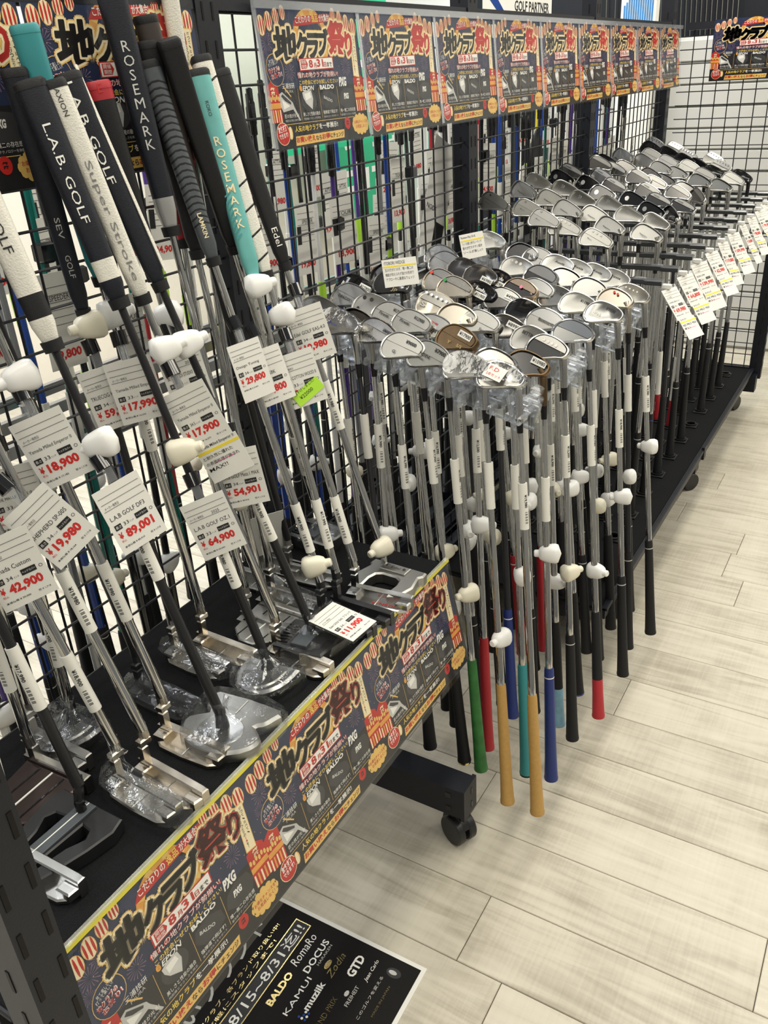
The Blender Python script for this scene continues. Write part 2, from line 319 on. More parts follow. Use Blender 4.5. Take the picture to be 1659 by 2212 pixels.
    E_(.385, .66, .075, .085, CH, 3); P([(.325, .60), (.36, .585), (.415, .59), (.425, .65), (.405, .73), (.35, .68), (.33, .64)], SI, 4); P([(.345, .61), (.4, .60), (.41, .64), (.35, .66)], WH, 5)
    P([(.50, .68), (.52, .61), (.60, .595), (.67, .64), (.68, .72), (.62, .75), (.54, .735)], CH, 3); text(b, 'BALDO', X(.535), Y(.655), .005, Lz(4), SI, w=X(.09), rot=-18, bold=.03)
    P([(.70, .70), (.72, .62), (.78, .585), (.86, .60), (.885, .68), (.86, .745), (.76, .75)], CH, 3); text(b, 'PXG', X(.755), Y(.675), .010, Lz(4), WH, w=X(.055), bold=.05, shear=.2)
    for s_, s2, u, w in (('匠の技が光る!', '精密な打感と操作性', .125, .135), ('美しさと性能の融合', '飛距離とやさしさを両立', .305, .17), ('強弾道で飛ばす!', '攻めのゴルフをサポート', .51, .155), ('唯一無二の存在感', '最先端テクノロジーを体感', .70, .165)):
        text(b, s_, X(u), Y(.775), .0062, Lz(5), WH, w=X(w)); text(b, s2, X(u), Y(.803), .0036, Lz(5), SI, w=X(w))
    P([(.12, .823), (.84, .823), (.84, .819), (.12, .819)], GD, 2)
    text(b, '人気の地クラブ', X(.20), Y(.885), .0098, Lz(5), YE, w=X(.24), bold=.015); text(b, 'を一挙展示!', X(.445), Y(.885), .0098, Lz(5), WH, w=X(.2), bold=.015)
    P([(.19, .985), (.70, .975), (.71, .91), (.20, .915)], GD, 3); text(b, 'お買い換え', X(.20), Y(.965), .0095, Lz(5), RD, w=X(.19), bold=.03); text(b, 'なら', X(.395), Y(.965), .008, Lz(5), BK, w=X(.06), bold=.02)
    text(b, 'お得', X(.46), Y(.965), .0095, Lz(5), RD, w=X(.085), bold=.03); text(b, 'にチェンジ', X(.55), Y(.963), .008, Lz(5), BK, w=X(.145), bold=.02)
    E_(.085, .885, .062, .085, CR, 5); E_(.085, .885, .058, .08, RD, 6); text(b, '試打', X(.045), Y(.88), .0105, Lz(7), WH, w=X(.08), bold=.02, rot=8); text(b, 'できます!', X(.045), Y(.925), .008, Lz(7), WH, w=X(.085), bold=.02, rot=8)
    E_(.155, .885, .02, .05, GD, 5, 12); E_(.155, .885, .012, .046, CR, 6, 12)
    for i in range(12):
        a = R_(30 * i); E_(.905 + .075 * math.cos(a), .885 + .058 * math.sin(a), .022, .032, GD, 5, 10)
    E_(.905, .885, .085, .07, GD, 6); text(b, 'お得なチャンスを', X(.832), Y(.882), .0062, Lz(7), RD, w=X(.15), bold=.01); text(b, 'お見逃しなく!', X(.845), Y(.918), .0062, Lz(7), RD, w=X(.125), bold=.01)
    E_(.755, .865, .032, .05, RD, 5, 14); text(b, '祭', X(.755), Y(.885), .0085, Lz(6), BK, al='C', bold=.03)
    return b.mesh('poster_print', PM, smooth=False)
PRINT = poster_print()
PAPER = MB().box((.1485, .105, -.0002), (.297, .210, .0005)).mesh('poster_paper', ['paper'], False)
SLEEVE = MB().box((.1485, .105, .003), (.302, .216, .0005)).mesh('poster_sleeve', ['sleeve'], False)
def poster(x, y, z, mtx_rot, label, group=None, sleeve=True):
    t = thing('festival_poster', label, 'poster', TR(x, y, z) @ mtx_rot, group=group)
    put('paper', PAPER, t); p = put('print', PRINT, t)
    if sleeve: put('sleeve', SLEEVE, t)
    return t

# ------------------------------------------------------------------ floor
PW = .1505; PLEN = 1.22
base = MB().box((2.6, 1.4, -.012), (8.4, 7.0, .012)).build('floor', 'joint', smooth=False); struct(base)
plank_me = {}
known = {4: .396, 1: .569, -1: .447, -2: .360, 0: -.022, 13: .430, 11: .501, 10: .280}
for k in range(-16, 33):
    x0 = 1.0105 + PW * k; j = known.get(k, random.random() * PLEN)
    y = j - PLEN * 3
    while y < 4.6:
        a, c = max(y, -1.9), min(y + PLEN, 4.6)
        if c - a > .02 and (y > -2.0):
            key = round(c - a, 3)
            if key not in plank_me: plank_me[key] = MB().prism([(-PW / 2 + .0006, -key / 2 + .0006), (PW / 2 - .0006, -key / 2 + .0006), (PW / 2 - .0006, key / 2 - .0006), (-PW / 2 + .0006, key / 2 - .0006)], -.006, 0, .0012).mesh('plank', ['wood'], False)
            put('plank', plank_me[key], base, (x0 + PW / 2, (a + c) / 2, 0))
        y += PLEN

# ------------------------------------------------------------------ walls and things far behind
struct(MB().box((2.6, 3.75, 1.5), (8.4, .06, 3.0)).build('wall_back', 'wall_beige', smooth=False))
struct(MB().box((6.2, 1.0, 1.5), (.06, 7.0, 3.0)).build('wall_end', 'wall_white', smooth=False))
struct(MB().box((2.0, -2.6, 1.5), (8.4, .06, 3.0)).build('wall_front', 'wall_grey', smooth=False)); struct(MB().box((-2.1, 1.0, 1.5), (.06, 7.0, 3.0)).build('wall_side', 'wall_grey', smooth=False))  # unseen grey walls, added to give the chrome darker reflections
pan = thing('slat_panel', 'white slat panel standing behind the end mesh of the rack', 'panel', TR(4.75, .2, 0))
MB().box((.02, .55, .74), (.012, 1.9, 1.5)).build('backing', 'wall_white', pan, smooth=False)
sl = MB().prism([(-.95, -.045), (.95, -.045), (.95, .045), (-.95, .045)], 0, .012, .003).mesh('slat', ['slat_white'], False)
for i in range(15): put('slat', sl, pan, None, TR(.002, .55, .06 + .098 * i) @ RZ(-90) @ RX(90))
gs = thing('green_sign', 'green shop sign with white lettering on the wall behind the shafts', 'sign', TR(4.0, 3.0, 0))
MB().box((.55, .0, 1.62), (1.15, .02, 1.15)).build('board', 'green_sign', gs, smooth=False)
b = MB(); text(b, 'ゴルフ', .06, 1.28, .26, 0, 0, w=.95, bold=.03); text(b, '買取', .08, 1.72, .30, 0, 0, w=.8, bold=.03)
b.build('lettering', 'p_white', gs, None, TR(0, -.012, 0) @ RX(90), smooth=False)
MB().box((.55, -.012, 2.1), (.2, .004, .12)).build('yellow_patch', 'yellow', gs, smooth=False)
gb = thing('green_banner', 'green banner with white lettering hanging low on the back wall', 'banner', TR(5.15, 3.5, 0))
MB().box((.55, 0, .95), (1.1, .01, .95)).build('cloth', 'green_sign', gb, smooth=False); b = MB(); text(b, '新品', .12, .95, .30, 0, 0, w=.8, bold=.03); text(b, '中古', .12, .58, .30, 0, 0, w=.8, bold=.03); b.build('lettering', 'p_white', gb, None, TR(0, -.007, 0) @ RX(90), smooth=False)
for q in (.1, 1.0): MB().tube((q, .0, .47), (q, .0, .0), .01).build('pole', 'rack', gb)
dk = thing('dark_display', 'tall dark display board with hanging steel shafts above the end mesh', 'display', TR(5.3, 0, 0))
MB().box((.05, 1.35, 1.20), (.04, 2.3, 2.4)).build('board', 'rack', dk, smooth=False)
for i in range(16): MB().tube((0, .985 + .0262 * i, 1.50), (0, 1.02 + .0262 * i, 2.2), .0036, n=6).build('display_shaft', 'shaft_steel', dk)
for i in range(4): MB().tube((0, 1.58 + .05 * i, 1.50), (0, 1.60 + .05 * i, 2.2), .004, n=6).build('display_shaft', 'shaft_steel', dk)
MB().box((.0, 1.35, 1.49), (.05, 2.3, .03)).build('ledge', 'rack', dk, smooth=False)
bx = thing('blue_box', 'white carton printed with a fan of blue shafts above the far rail', 'box', TR(4.62, 1.305, 0))
MB().box((0, 0, 1.0), (.06, .165, 2.0)).build('carton', 'paper', bx, smooth=False)
b = MB()
for i in range(13): b.box((-.031, .066 - .011 * i, 1.60 + .006 * min(i, 8)), (.002, .007, .075 + .012 * min(i, 8)))
b.build('printed_shafts', 'blue_print', bx, smooth=False)
pc = thing('shop_card', 'white shop card with red price and golf partner lettering above the rail', 'sign', TR(2.91, 1.38, 0))
MB().prism([(-.32, 1.50), (.32, 1.50), (.32, 2.0), (-.32, 2.0)], -.002, 0).build('card', 'paper', pc, None, TR(.42, 0, 0) @ RX(90), smooth=False)
b = MB(); text(b, 'GOLF PARTNER', -.05, 1.585, .034, .0006, 1, w=.34, bold=.02); text(b, '110円~', -.12, 1.635, .12, .0006, 0, w=.46, bold=.05); b.poly([(-.28, 1.62), (-.10, 1.53), (-.09, 1.55), (-.27, 1.66)], .0006, 2)
b.build('lettering', ['ink_red', 'ink', 's_blue'], pc, None, TR(.42, 0, 0) @ RX(90), smooth=False)
MB().tube((.42, .006, 0), (.42, .006, 1.52), .008).build('stem', 'rack', pc); MB().lathe([(.10, 0), (.10, .012), (.02, .02)], 16).build('foot', 'rack', pc, (.42, .006, 0))
# ------------------------------------------------------------------ the rack: posts, rails, feet, casters, wire mesh
YM = .965
rack = thing('display_rack', 'long black steel display rack with wire mesh back on casters', 'rack')
PX = (.205, 1.11, 2.02, 2.92, 3.86)
def post_mesh(h, w=.05, d=.045, faces=('f',)):
    b = MB(); b.box((0, 0, h / 2), (w, d, h))
    n = int(h / .05)
    for i in range(n - 1):
        z = .06 + .05 * i
        for sx in (-.011, .011): b.box((sx, -d / 2 - .0002, z), (.004, .001, .024), 1)
        b.box((-w / 2 - .0002, 0, z), (.001, .004, .024), 1)
    return b.mesh('post', ['rack', 'p_black'], False)
pm = post_mesh(1.535)
for i, x in enumerate(PX): put('post', pm, rack, (x, .974, .09))
rm = MB()
for i in range(4):
    a, c = PX[i] + .025, PX[i + 1] - .025
    MB().box(((a + c) / 2, YM + .004, 1.515), (c - a, .03, .026)).build('top_rail', 'rack', rack, smooth=False)
    g = MB(); n = int(round((c - a) / .05)); st = (c - a) / n
    for j in range(1, n): g.tube((a + st * j, YM + .003, .2), (a + st * j, YM + .003, 1.505), .0021, n=5, caps=False)
    for j in range(27): g.tube((a, YM - .001, .2 + .05 * j), (c, YM - .001, .2 + .05 * j), .0021, n=5, caps=False)
    g.build('wire_mesh', 'wire', rack)
    MB().box(((a + c) / 2, YM + .004, .19), (c - a, .03, .03)).build('lower_rail', 'rack', rack, smooth=False)
def caster(parent, x, y, yaw, top):
    c = put('caster', MB().box((0, 0, .068), (.024, .03, .012)).tube((0, 0, .055), (0, 0, top), .008).mesh('caster', ['black_plastic']), parent, None, TR(x, y, 0) @ RZ(yaw))
    for s in (-1, 1):
        w = MB(); w.lathe([(.020, -.009), (.030, -.009), (.0325, -.006), (.0325, .006), (.030, .009), (.018, .009), (.014, .0075)], 20)
        w.build('wheel', 'black_plastic', c, None, TR(.012, s * .014, .0325) @ RX(90 * s))
    h = MB(); o = ell(.006, .033, .036, .036, 12, 20, 200)
    h.prism(o + [(-.028, .02)], -.011, .011, .003).build('hood', 'black_plastic', c, None, RX(90) @ TR(0, 0, 0))
for i, x in enumerate(PX[:-1]):
    if i == 0: continue
    yo = .538 if i == 1 else .50
    f_ = MB(); f_.box((x, (yo + 1.35) / 2, .118), (.052, 1.35 - yo, .072)); f_.box((x, yo + .003, .118), (.056, .008, .078))
    for z in (.10, .135):
        f_.box((x - .0264, yo + .035, z), (.001, .012, .012), 1); f_.box((x + .006, yo - .0012, z), (.006, .001, .014), 1)
    f_.build('foot_beam', ['rack', 'gloss_black'], rack, smooth=False)
    caster(rack, x + .002, yo + .035, 205 + 40 * i, .085); caster(rack, x + .002, 1.28, 190, .085)
x = PX[-1]
MB().box((x, (.46 + 1.35) / 2, .118), (.052, .89, .072)).build('foot_beam', 'rack', rack, smooth=False); caster(rack, x - .03, .535, 160, .085); caster(rack, x, 1.28, 170, .085)
# end panels
def end_panel(name_label, x, y0, y1, zb, zt):
    e = thing('end_panel', name_label, 'mesh panel')
    put('post', post_mesh(zt - zb, .034, .05), e, (x, y0, zb))
    MB().box((x, (y0 + y1) / 2, zt - .01), (.03, y1 - y0 - .05, .026)).build('top_rail', 'rack', e, smooth=False)
    MB().box((x, (y0 + y1) / 2, zb + .03), (.03, y1 - y0 - .05, .03)).build('lower_rail', 'rack', e, smooth=False)
    g = MB(); n = int(round((y1 - y0) / .05))
    for j in range(1, n): g.tube((x, y0 + (y1 - y0) / n * j, zb), (x, y0 + (y1 - y0) / n * j, zt), .0021, n=5, caps=False)
    for j in range(int((zt - zb) / .05)): g.tube((x - .003, y0, zb + .05 * j), (x - .003, y1, zb + .05 * j), .0021, n=5, caps=False)
    g.build('wire_mesh', 'wire', e)
    return e
end_panel('black wire end panel of the rack beside the white slat panel', 3.90, .475, .93, .13, 1.52)
end_panel('black wire end panel with slotted post beside the putter shelf', .2045, .475, .93, .10, 1.52)

# posters along the mesh
ORD = 'first second third fourth fifth sixth seventh eighth ninth tenth eleventh'.split()
for i in range(9):
    poster(1.2146 + .303 * i, .931, 1.300, RX(84.8), 'festival poster hanging on the top rail, %s from the wire end panel' % ORD[8 - i], 'festival posters along the top rail')
for i in range(3):
    poster(.175 + .303 * i, .944, 1.302, RX(87), ('festival poster behind the putter grips by the near end panel', 'festival poster behind the putter grips, middle of three', 'festival poster behind the putter grips by the slotted rack post')[i], 'festival posters behind the putters')
poster(3.86, .80, 1.315, RZ(-90) @ RX(90), 'festival poster on the wire end panel by the white slats')
hold = thing('poster_rail', 'clear plastic poster holder rail along the top of the mesh', 'holder')
MB().box((2.58, .942, 1.512), (2.75, .006, .012)).build('rail', 'acrylic', hold, smooth=False)
for i in range(10): MB().box((1.2146 + .303 * i - .004, .936, 1.405), (.010, .002, .205), 0, Matrix.Rotation(R_(-5), 3, 'X')).build('divider', 'acrylic', hold, smooth=False)

# ------------------------------------------------------------------ putter shelf
ZS = .600
shelf = thing('putter_shelf', 'black carpeted putter shelf fixed low on the wire mesh', 'shelf')
MB().bbox((.71, .792, ZS - .004), (.955, .345, .008), .002).build('carpet', 'carpet', shelf, smooth=False)
MB().box((.71, .795, ZS - .019), (.95, .33, .022)).build('board', 'rack', shelf, smooth=False)
for x in (.25, .70, 1.15): MB().prism([(.0, 0), (-.30, 0), (-.30, -.012), (-.0, -.08)], -.002, .002).build('bracket', 'rack', shelf, None, TR(x, .955, ZS - .03) @ Matrix(((0, 0, 1, 0), (1, 0, 0, 0), (0, 1, 0, 0), (0, 0, 0, 1))), smooth=False)
for i in range(3):
    poster(.293 + .297 * i, .577, .395, RX(78), ('festival poster on the shelf front beside the slotted end post', 'festival poster in the middle of the putter shelf front', 'festival poster on the shelf front at the caster end')[i], 'festival posters on the shelf front', False)
stp = thing('poster_sleeve', 'long clear sleeve with yellow backing edge along the putter shelf front', 'sleeve', TR(.25, .577, .395) @ RX(78))
MB().box((.472, .103, .004), (.944, .222, .0006)).build('clear_sheet', 'sleeve', stp, smooth=False)
MB().box((.480, .212, .0015), (.93, .006, .004)).build('yellow_edge', 'yellow', stp, smooth=False)
MB().box((.472, .217, .002), (.944, .003, .006)).build('clear_edge', 'acrylic', stp, smooth=False)
MB().box((.472, .105, -.003), (.944, .218, .003)).build('backing', 'black_plastic', stp, smooth=False)

# floor poster under the shelf
fp = thing('floor_poster', 'black brand poster with white border lying on the floor under the shelf', 'poster', TR(.40, .478, .0012) @ RZ(.8))
MB().box((.21, .297, .0), (.42, .594, .0016)).build('paper', 'paper', fp, smooth=False)
MB().box((.21, .297, .0011), (.404, .578, .0006)).build('black_field', 'p_black', fp, smooth=False)
FM = ['p_white', 'p_silver', 'gold', 'p_gold', 'ink_red', 's_blue', 'p_charcoal']
b = MB(); z = .0017
text(b, '取扱いブランド', .045, .300, .040, z, 1, w=.315, bold=.012); text(b, '地クラブ', .03, .42, .085, z, 2, w=.36, bold=.03)
text(b, '憧れの地クラブ、各ブランド取り扱い中!', .10, .283, .0085, z, 2, w=.27); text(b, 'お気軽にスタッフまで!', .13, .269, .008, z, 2, w=.21)
b.box((.24, .247, z), (.31, .034, .0003), 2); b.box((.24, .247, z + .0003), (.306, .030, .0003), 6)
text(b, '8/15~8/31迄!!', .178, .236, .022, z + .0006, 0, w=.208, bold=.006); text(b, '期間', .10, .238, .018, z + .0006, 2, w=.05)
text(b, 'BALDO', .235, .203, .014, z, 2, w=.066, bold=.04); text(b, 'RomaRo', .315, .207, .016, z, 0, w=.067, shear=.2); text(b, 'DOCUS', .314, .181, .013, z, 0, w=.070, bold=.02); text(b, 'HARAKEN', .335, .173, .005, z, 1, w=.045)
text(b, 'KAMUI', .234, .170, .010, z, 0, w=.075); text(b, 'muziik', .258, .143, .013, z, 0, w=.055, bold=.03); text(b, 'EPON', .13, .190, .016, z, 0, w=.07, bold=.02, shear=.2)
text(b, 'Zodia', .325, .140, .013, z, 2, w=.05, shear=.3); b.poly(ell(.345, .160, .010, .005, 12), z, 2); text(b, 'GTD', .344, .106, .017, z, 0, w=.043, bold=.04); text(b, 'Jean Carlo', .348, .080, .009, z, 0, w=.045, shear=.3)
text(b, 'GRAND PRIX', .225, .110, .010, z, 2, w=.075); text(b, 'FREIHEIT', .295, .088, .007, z, 1, w=.04); b.poly(ell(.315, .102, .006, .004, 8), z, 1); text(b, 'MADE IN JAPAN', .300, .040, .005, z, 2, w=.06); text(b, 'このゴルフを変える', .285, .060, .006, z, 1, w=.085)
for i in range(7): b.poly(ell(.243 + .006 * (i % 3), .140 + .006 * (i // 3), .0024, .0024, 8), z, 0 if i % 2 else 5)
b.poly(ell(.385, .048, .009, .014, 16), z, 6); b.poly(ell(.385, .050, .004, .008, 12), z + .0002, 1)
b.build('print', FM, fp, smooth=False)
# lower board with yellow rail seen through the near end panel
lw = thing('lower_shelf', 'black lower shelf with a yellow price rail under the putter shelf', 'shelf')
MB().box((.62, 1.005, .30), (.78, .05, .02)).build('board', 'rack', lw, smooth=False)
MB().box((.62, .976, .31), (.78, .006, .035)).build('price_rail', 'yellow', lw, smooth=False)
# ------------------------------------------------------------------ golf club parts
FRONT = Vector((-.62, -.78, 0))
def catmull(pts, n=4):
    out = []; m = len(pts)
    for i in range(m):
        p0, p1, p2, p3 = (Vector(pts[(i + j - 1) % m]) for j in range(4))
        for q in range(n):
            t = q / n; out.append(tuple(.5 * ((2 * p1) + (-p0 + p2) * t + (2 * p0 - 5 * p1 + 4 * p2 - p3) * t * t + (-p0 + 3 * p1 - 3 * p2 + p3) * t ** 3)))
    return out
WEDGE = [(-.007, .020), (.012, .029), (.038, .031), (.060, .026), (.075, .011), (.079, -.007), (.073, -.023), (.059, -.030), (.036, -.019), (.013, -.006), (-.005, .003)]
IRON = [(-.007, .018), (.012, .024), (.040, .026), (.064, .024), (.076, .014), (.080, -.004), (.077, -.021), (.066, -.028), (.040, -.016), (.014, -.004), (-.005, .002)]
def head_map(loft, lie=26):
    ct, st, cl, sl_ = math.cos(R_(loft)), math.sin(R_(loft)), math.cos(R_(lie)), math.sin(R_(lie))
    def mp(u, v, w):
        u *= .94; v = v * .95 - .006; x = w * ct + v * st; vp = v * ct - w * st
        return (x, u * cl - vp * sl_, u * sl_ + vp * cl)
    return mp
def scaled(o, s): 
    cx = sum(p[0] for p in o) / len(o); cy = sum(p[1] for p in o) / len(o)
    return [(cx + (p[0] - cx) * s, cy + (p[1] - cy) * s) for p in o]
def clip_poly(o, v0, keep_hi=True):
    out = []; n = len(o); s = 1 if keep_hi else -1
    for i in range(n):
        a, b = o[i], o[(i + 1) % n]; da, db = (a[1] - v0) * s, (b[1] - v0) * s
        if da >= 0: out.append(a)
        if da * db < 0: t = da / (da - db); out.append((a[0] + (b[0] - a[0]) * t, v0))
    return out
def thick(v): return .0045 + .0125 * max(0, min(1, (v + .030) / .060)) ** 1.3
_heads = {}
def head_mesh(shape, loft, cav, mats, sub=4):
    """cav: flat, cavity, muscle, low (thick sole bar), holes"""
    key = (shape, loft, cav, mats, sub)
    if key in _heads: return _heads[key]
    o = catmull(WEDGE if shape == 'wedge' else IRON, sub); mp = head_map(loft); b = MB(); n = len(o)
    def ring(s, wf): return [mp(p[0], p[1], wf(q[1])) for p, q in zip(scaled(o, s), o)]
    dep = {'flat': .0006, 'cavity': .0050, 'muscle': .0012, 'low': .0028, 'holes': -.0002}[cav]
    R = [ring(.955, lambda v: 0), ring(1., lambda v: -.20 * thick(v)), ring(1.016, lambda v: -.55 * thick(v)), ring(.995, lambda v: -.88 * thick(v)), ring(.945, lambda v: -thick(v) - .0012), ring(.885, lambda v: -thick(v) - .0010), ring(.855, lambda v: -max(thick(v) - dep, .0016))]
    b.loft([r[::-1] for r in R], 0, True, [0, 0, 0, 0, 0, 1])
    ins = scaled(o, .845)
    if cav in ('muscle', 'low', 'holes'):
        part = clip_poly(ins, .004 if cav == 'muscle' else .010, True) if cav != 'holes' else clip_poly(ins, .002, True)
        h = .0022 if cav == 'muscle' else .004
        r0 = [mp(p[0], p[1], -max(thick(p[1]) - dep, .0016) + .0002) for p in part]; r1 = [mp(p[0] * .985 + .0005, p[1] * .985, -max(thick(p[1]) - dep, .0016) - h) for p in part]
        b.loft([r0[::-1], r1[::-1]], 2)
    if cav == 'holes':
        for i in range(5):
            u = .014 + .012 * i; b.add([mp(u + .0028 * math.cos(a * .7854), .014 + .0028 * math.sin(a * .7854), -.0245) for a in range(8)][::-1], [tuple(range(8))], 3)
    # hosel
    b.path([(0, 0, -.056), (0, 0, -.02), (.001, .001, .0), (.003, .006, .012)], [.0066, .0068, .0078, .0085], 12, 0)
    me = b.mesh('club_head', list(mats) + [mats[-1]] * (4 - len(mats)), True, 50)
    _heads[key] = me; return me
def head_text(parent, items, loft, mtx, w=-.0205):
    """items: (string, u, v, height, width, material, boxed)"""
    mp = head_map(loft); ms = []; b = MB()
    def k(m):
        if m not in ms: ms.append(m)
        return ms.index(m)
    for s, u, v, h, wd, m, boxed in items:
        t0 = lambda a, c, off, u=u, v=v: mp(u - a, v + c, -thick(v + c) + (w + .017) - off)
        if boxed:
            q = [(-.002, -.0025), (wd + .002, -.0025), (wd + .002, h + .0025), (-.002, h + .0025)]; b.add([t0(a, c, .0008) for a, c in q], [(0, 1, 2, 3)], k('label'))
        if s: text(b, s, 0, 0, h, 0, k(m), w=wd, bold=.02, mp=lambda a, c, z_: t0(a, c, .0012))
        else: MB().add([t0(wd * math.cos(a * .7854), h * math.sin(a * .7854), .0012) for a in range(8)] + [t0(wd * math.cos(a * .7854), h * math.sin(a * .7854), .0002) for a in range(8)], [tuple(range(8))] + [(q, (q + 1) % 8, 8 + (q + 1) % 8, 8 + q) for q in range(8)], 0).build('dot', m, parent, None, mtx, smooth=False)
    if b.v: b.build('head_print', ms, parent, None, mtx, smooth=False)
FERR = MB().lathe([(.0056, -.080), (.0066, -.062), (.0068, -.0555)], 12).mesh('ferrule', ['gloss_black'])
_sh = {}
def shaft_mesh(L, m='shaft_steel', steps=True):
    key = (round(L, 3), m, steps)
    if key not in _sh:
        prof = []; nst = 12 if steps else 1
        for i in range(nst):
            r = .0074 - .0026 * (i / 11.) if steps else .0072; z0 = L * i / nst; z1 = L * (i + 1) / nst - (.0006 if steps else 0)
            prof += [(r, z0), (r * (1 if steps else .68), z1)]
        _sh[key] = MB().lathe(prof, 10).mesh('shaft', [m])
    return _sh[key]
_gr = {}
def grip_mesh(m, m2=None, style='ring'):
    key = (m, m2, style)
    if key not in _gr:
        P_ = [(.0100, 0), (.0143, .0015), (.0148, .006), (.0138, .012), (.0122, .06), (.0108, .16), (.0096, .258), (.0088, .265)]; ks = None; mats = [m]
        if style == 'ring': P_ = P_[:6] + [(.0099, .243), (.0101, .2432), (.0101, .2455), (.0098, .2457)] + P_[6:]; ks = [0] * 7 + [1, 0, 0, 0]; mats = [m, m2 or 'p_white']
        if style == 'two': P_ = P_[:5] + [(.0117, .10), (.0116, .1003)] + P_[5:]; ks = [0] * 5 + [1] * 5; mats = [m, m2]
        if style == 'cap': ks = [1, 1, 0, 0, 0, 0, 0]; mats = [m, m2]
        _gr[key] = MB().lathe(P_, 14, 0, ks).mesh('grip', mats)
    return _gr[key]
def label_mesh(r=.0083, L=.085, txt='¥17,900', long=True):
    b = MB(); b.tube((0, 0, 0), (0, 0, L), r, n=12)
    def wrap(a, c, z_): t = (c / r) - .5; return ((r + .0003) * math.sin(t), -(r + .0003) * math.cos(t), L - .006 - a)
    text(b, txt, .014, 0, .0062, 0, 1, w=.024, bold=.02, mp=wrap)
    for i in range(14):
        if i % 3 != 1: b.add([wrap(.046 + .0017 * i + d, c, 0) for d, c in ((0, .001), (.0010, .001), (.0010, .006), (0, .006))], [(0, 1, 2, 3)], 1)
    return b.mesh('shaft_label', ['label', 'ink'])
LABELS = [label_mesh(txt=t) for t in ('¥17,900', '¥19,980', '¥18,900', '¥12,500', '¥9,980', '¥16,990')]
PLAB = [label_mesh(.0079, .085, t) for t in ('¥17,900', '¥19,980', '¥18,900', '¥17,990', '¥49,900', '¥64,900')]
def sec_mesh(m):
    b = MB(); rings = []
    for i in range(9):
        t = -1 + 2 * i / 8; x = .023 * t; rr = (1 - abs(t) ** 3.2) ** (1 / 2.4) if abs(t) < 1 else .02; tp = .84 - .22 * t
        rings.append([(x, .0175 * rr * tp * math.copysign(abs(math.cos(a)) ** .75, math.cos(a)), .0205 * rr * tp * math.copysign(abs(math.sin(a)) ** .75, math.sin(a))) for a in (2 * math.pi * j / 16 for j in range(16))])
    return b.loft(rings).mesh('security_tag', [m], True, 60)
SEC = {m: sec_mesh(m) for m in ('white_plastic', 'cream_plastic')}
PIN = {m: MB().lathe([(.0085, -.006), (.0072, .000), (.0070, .0055), (.0052, .0075)], 12).mesh('pin', [m]) for m in SEC}
def security(parent, mtx, m='white_plastic', s=1.):
    t = put('security_tag', SEC[m], parent, None, mtx @ Matrix.Scale(s, 4)); put('pin', PIN[m], t, None, TR(.021, 0, 0) @ RY(90)); return t

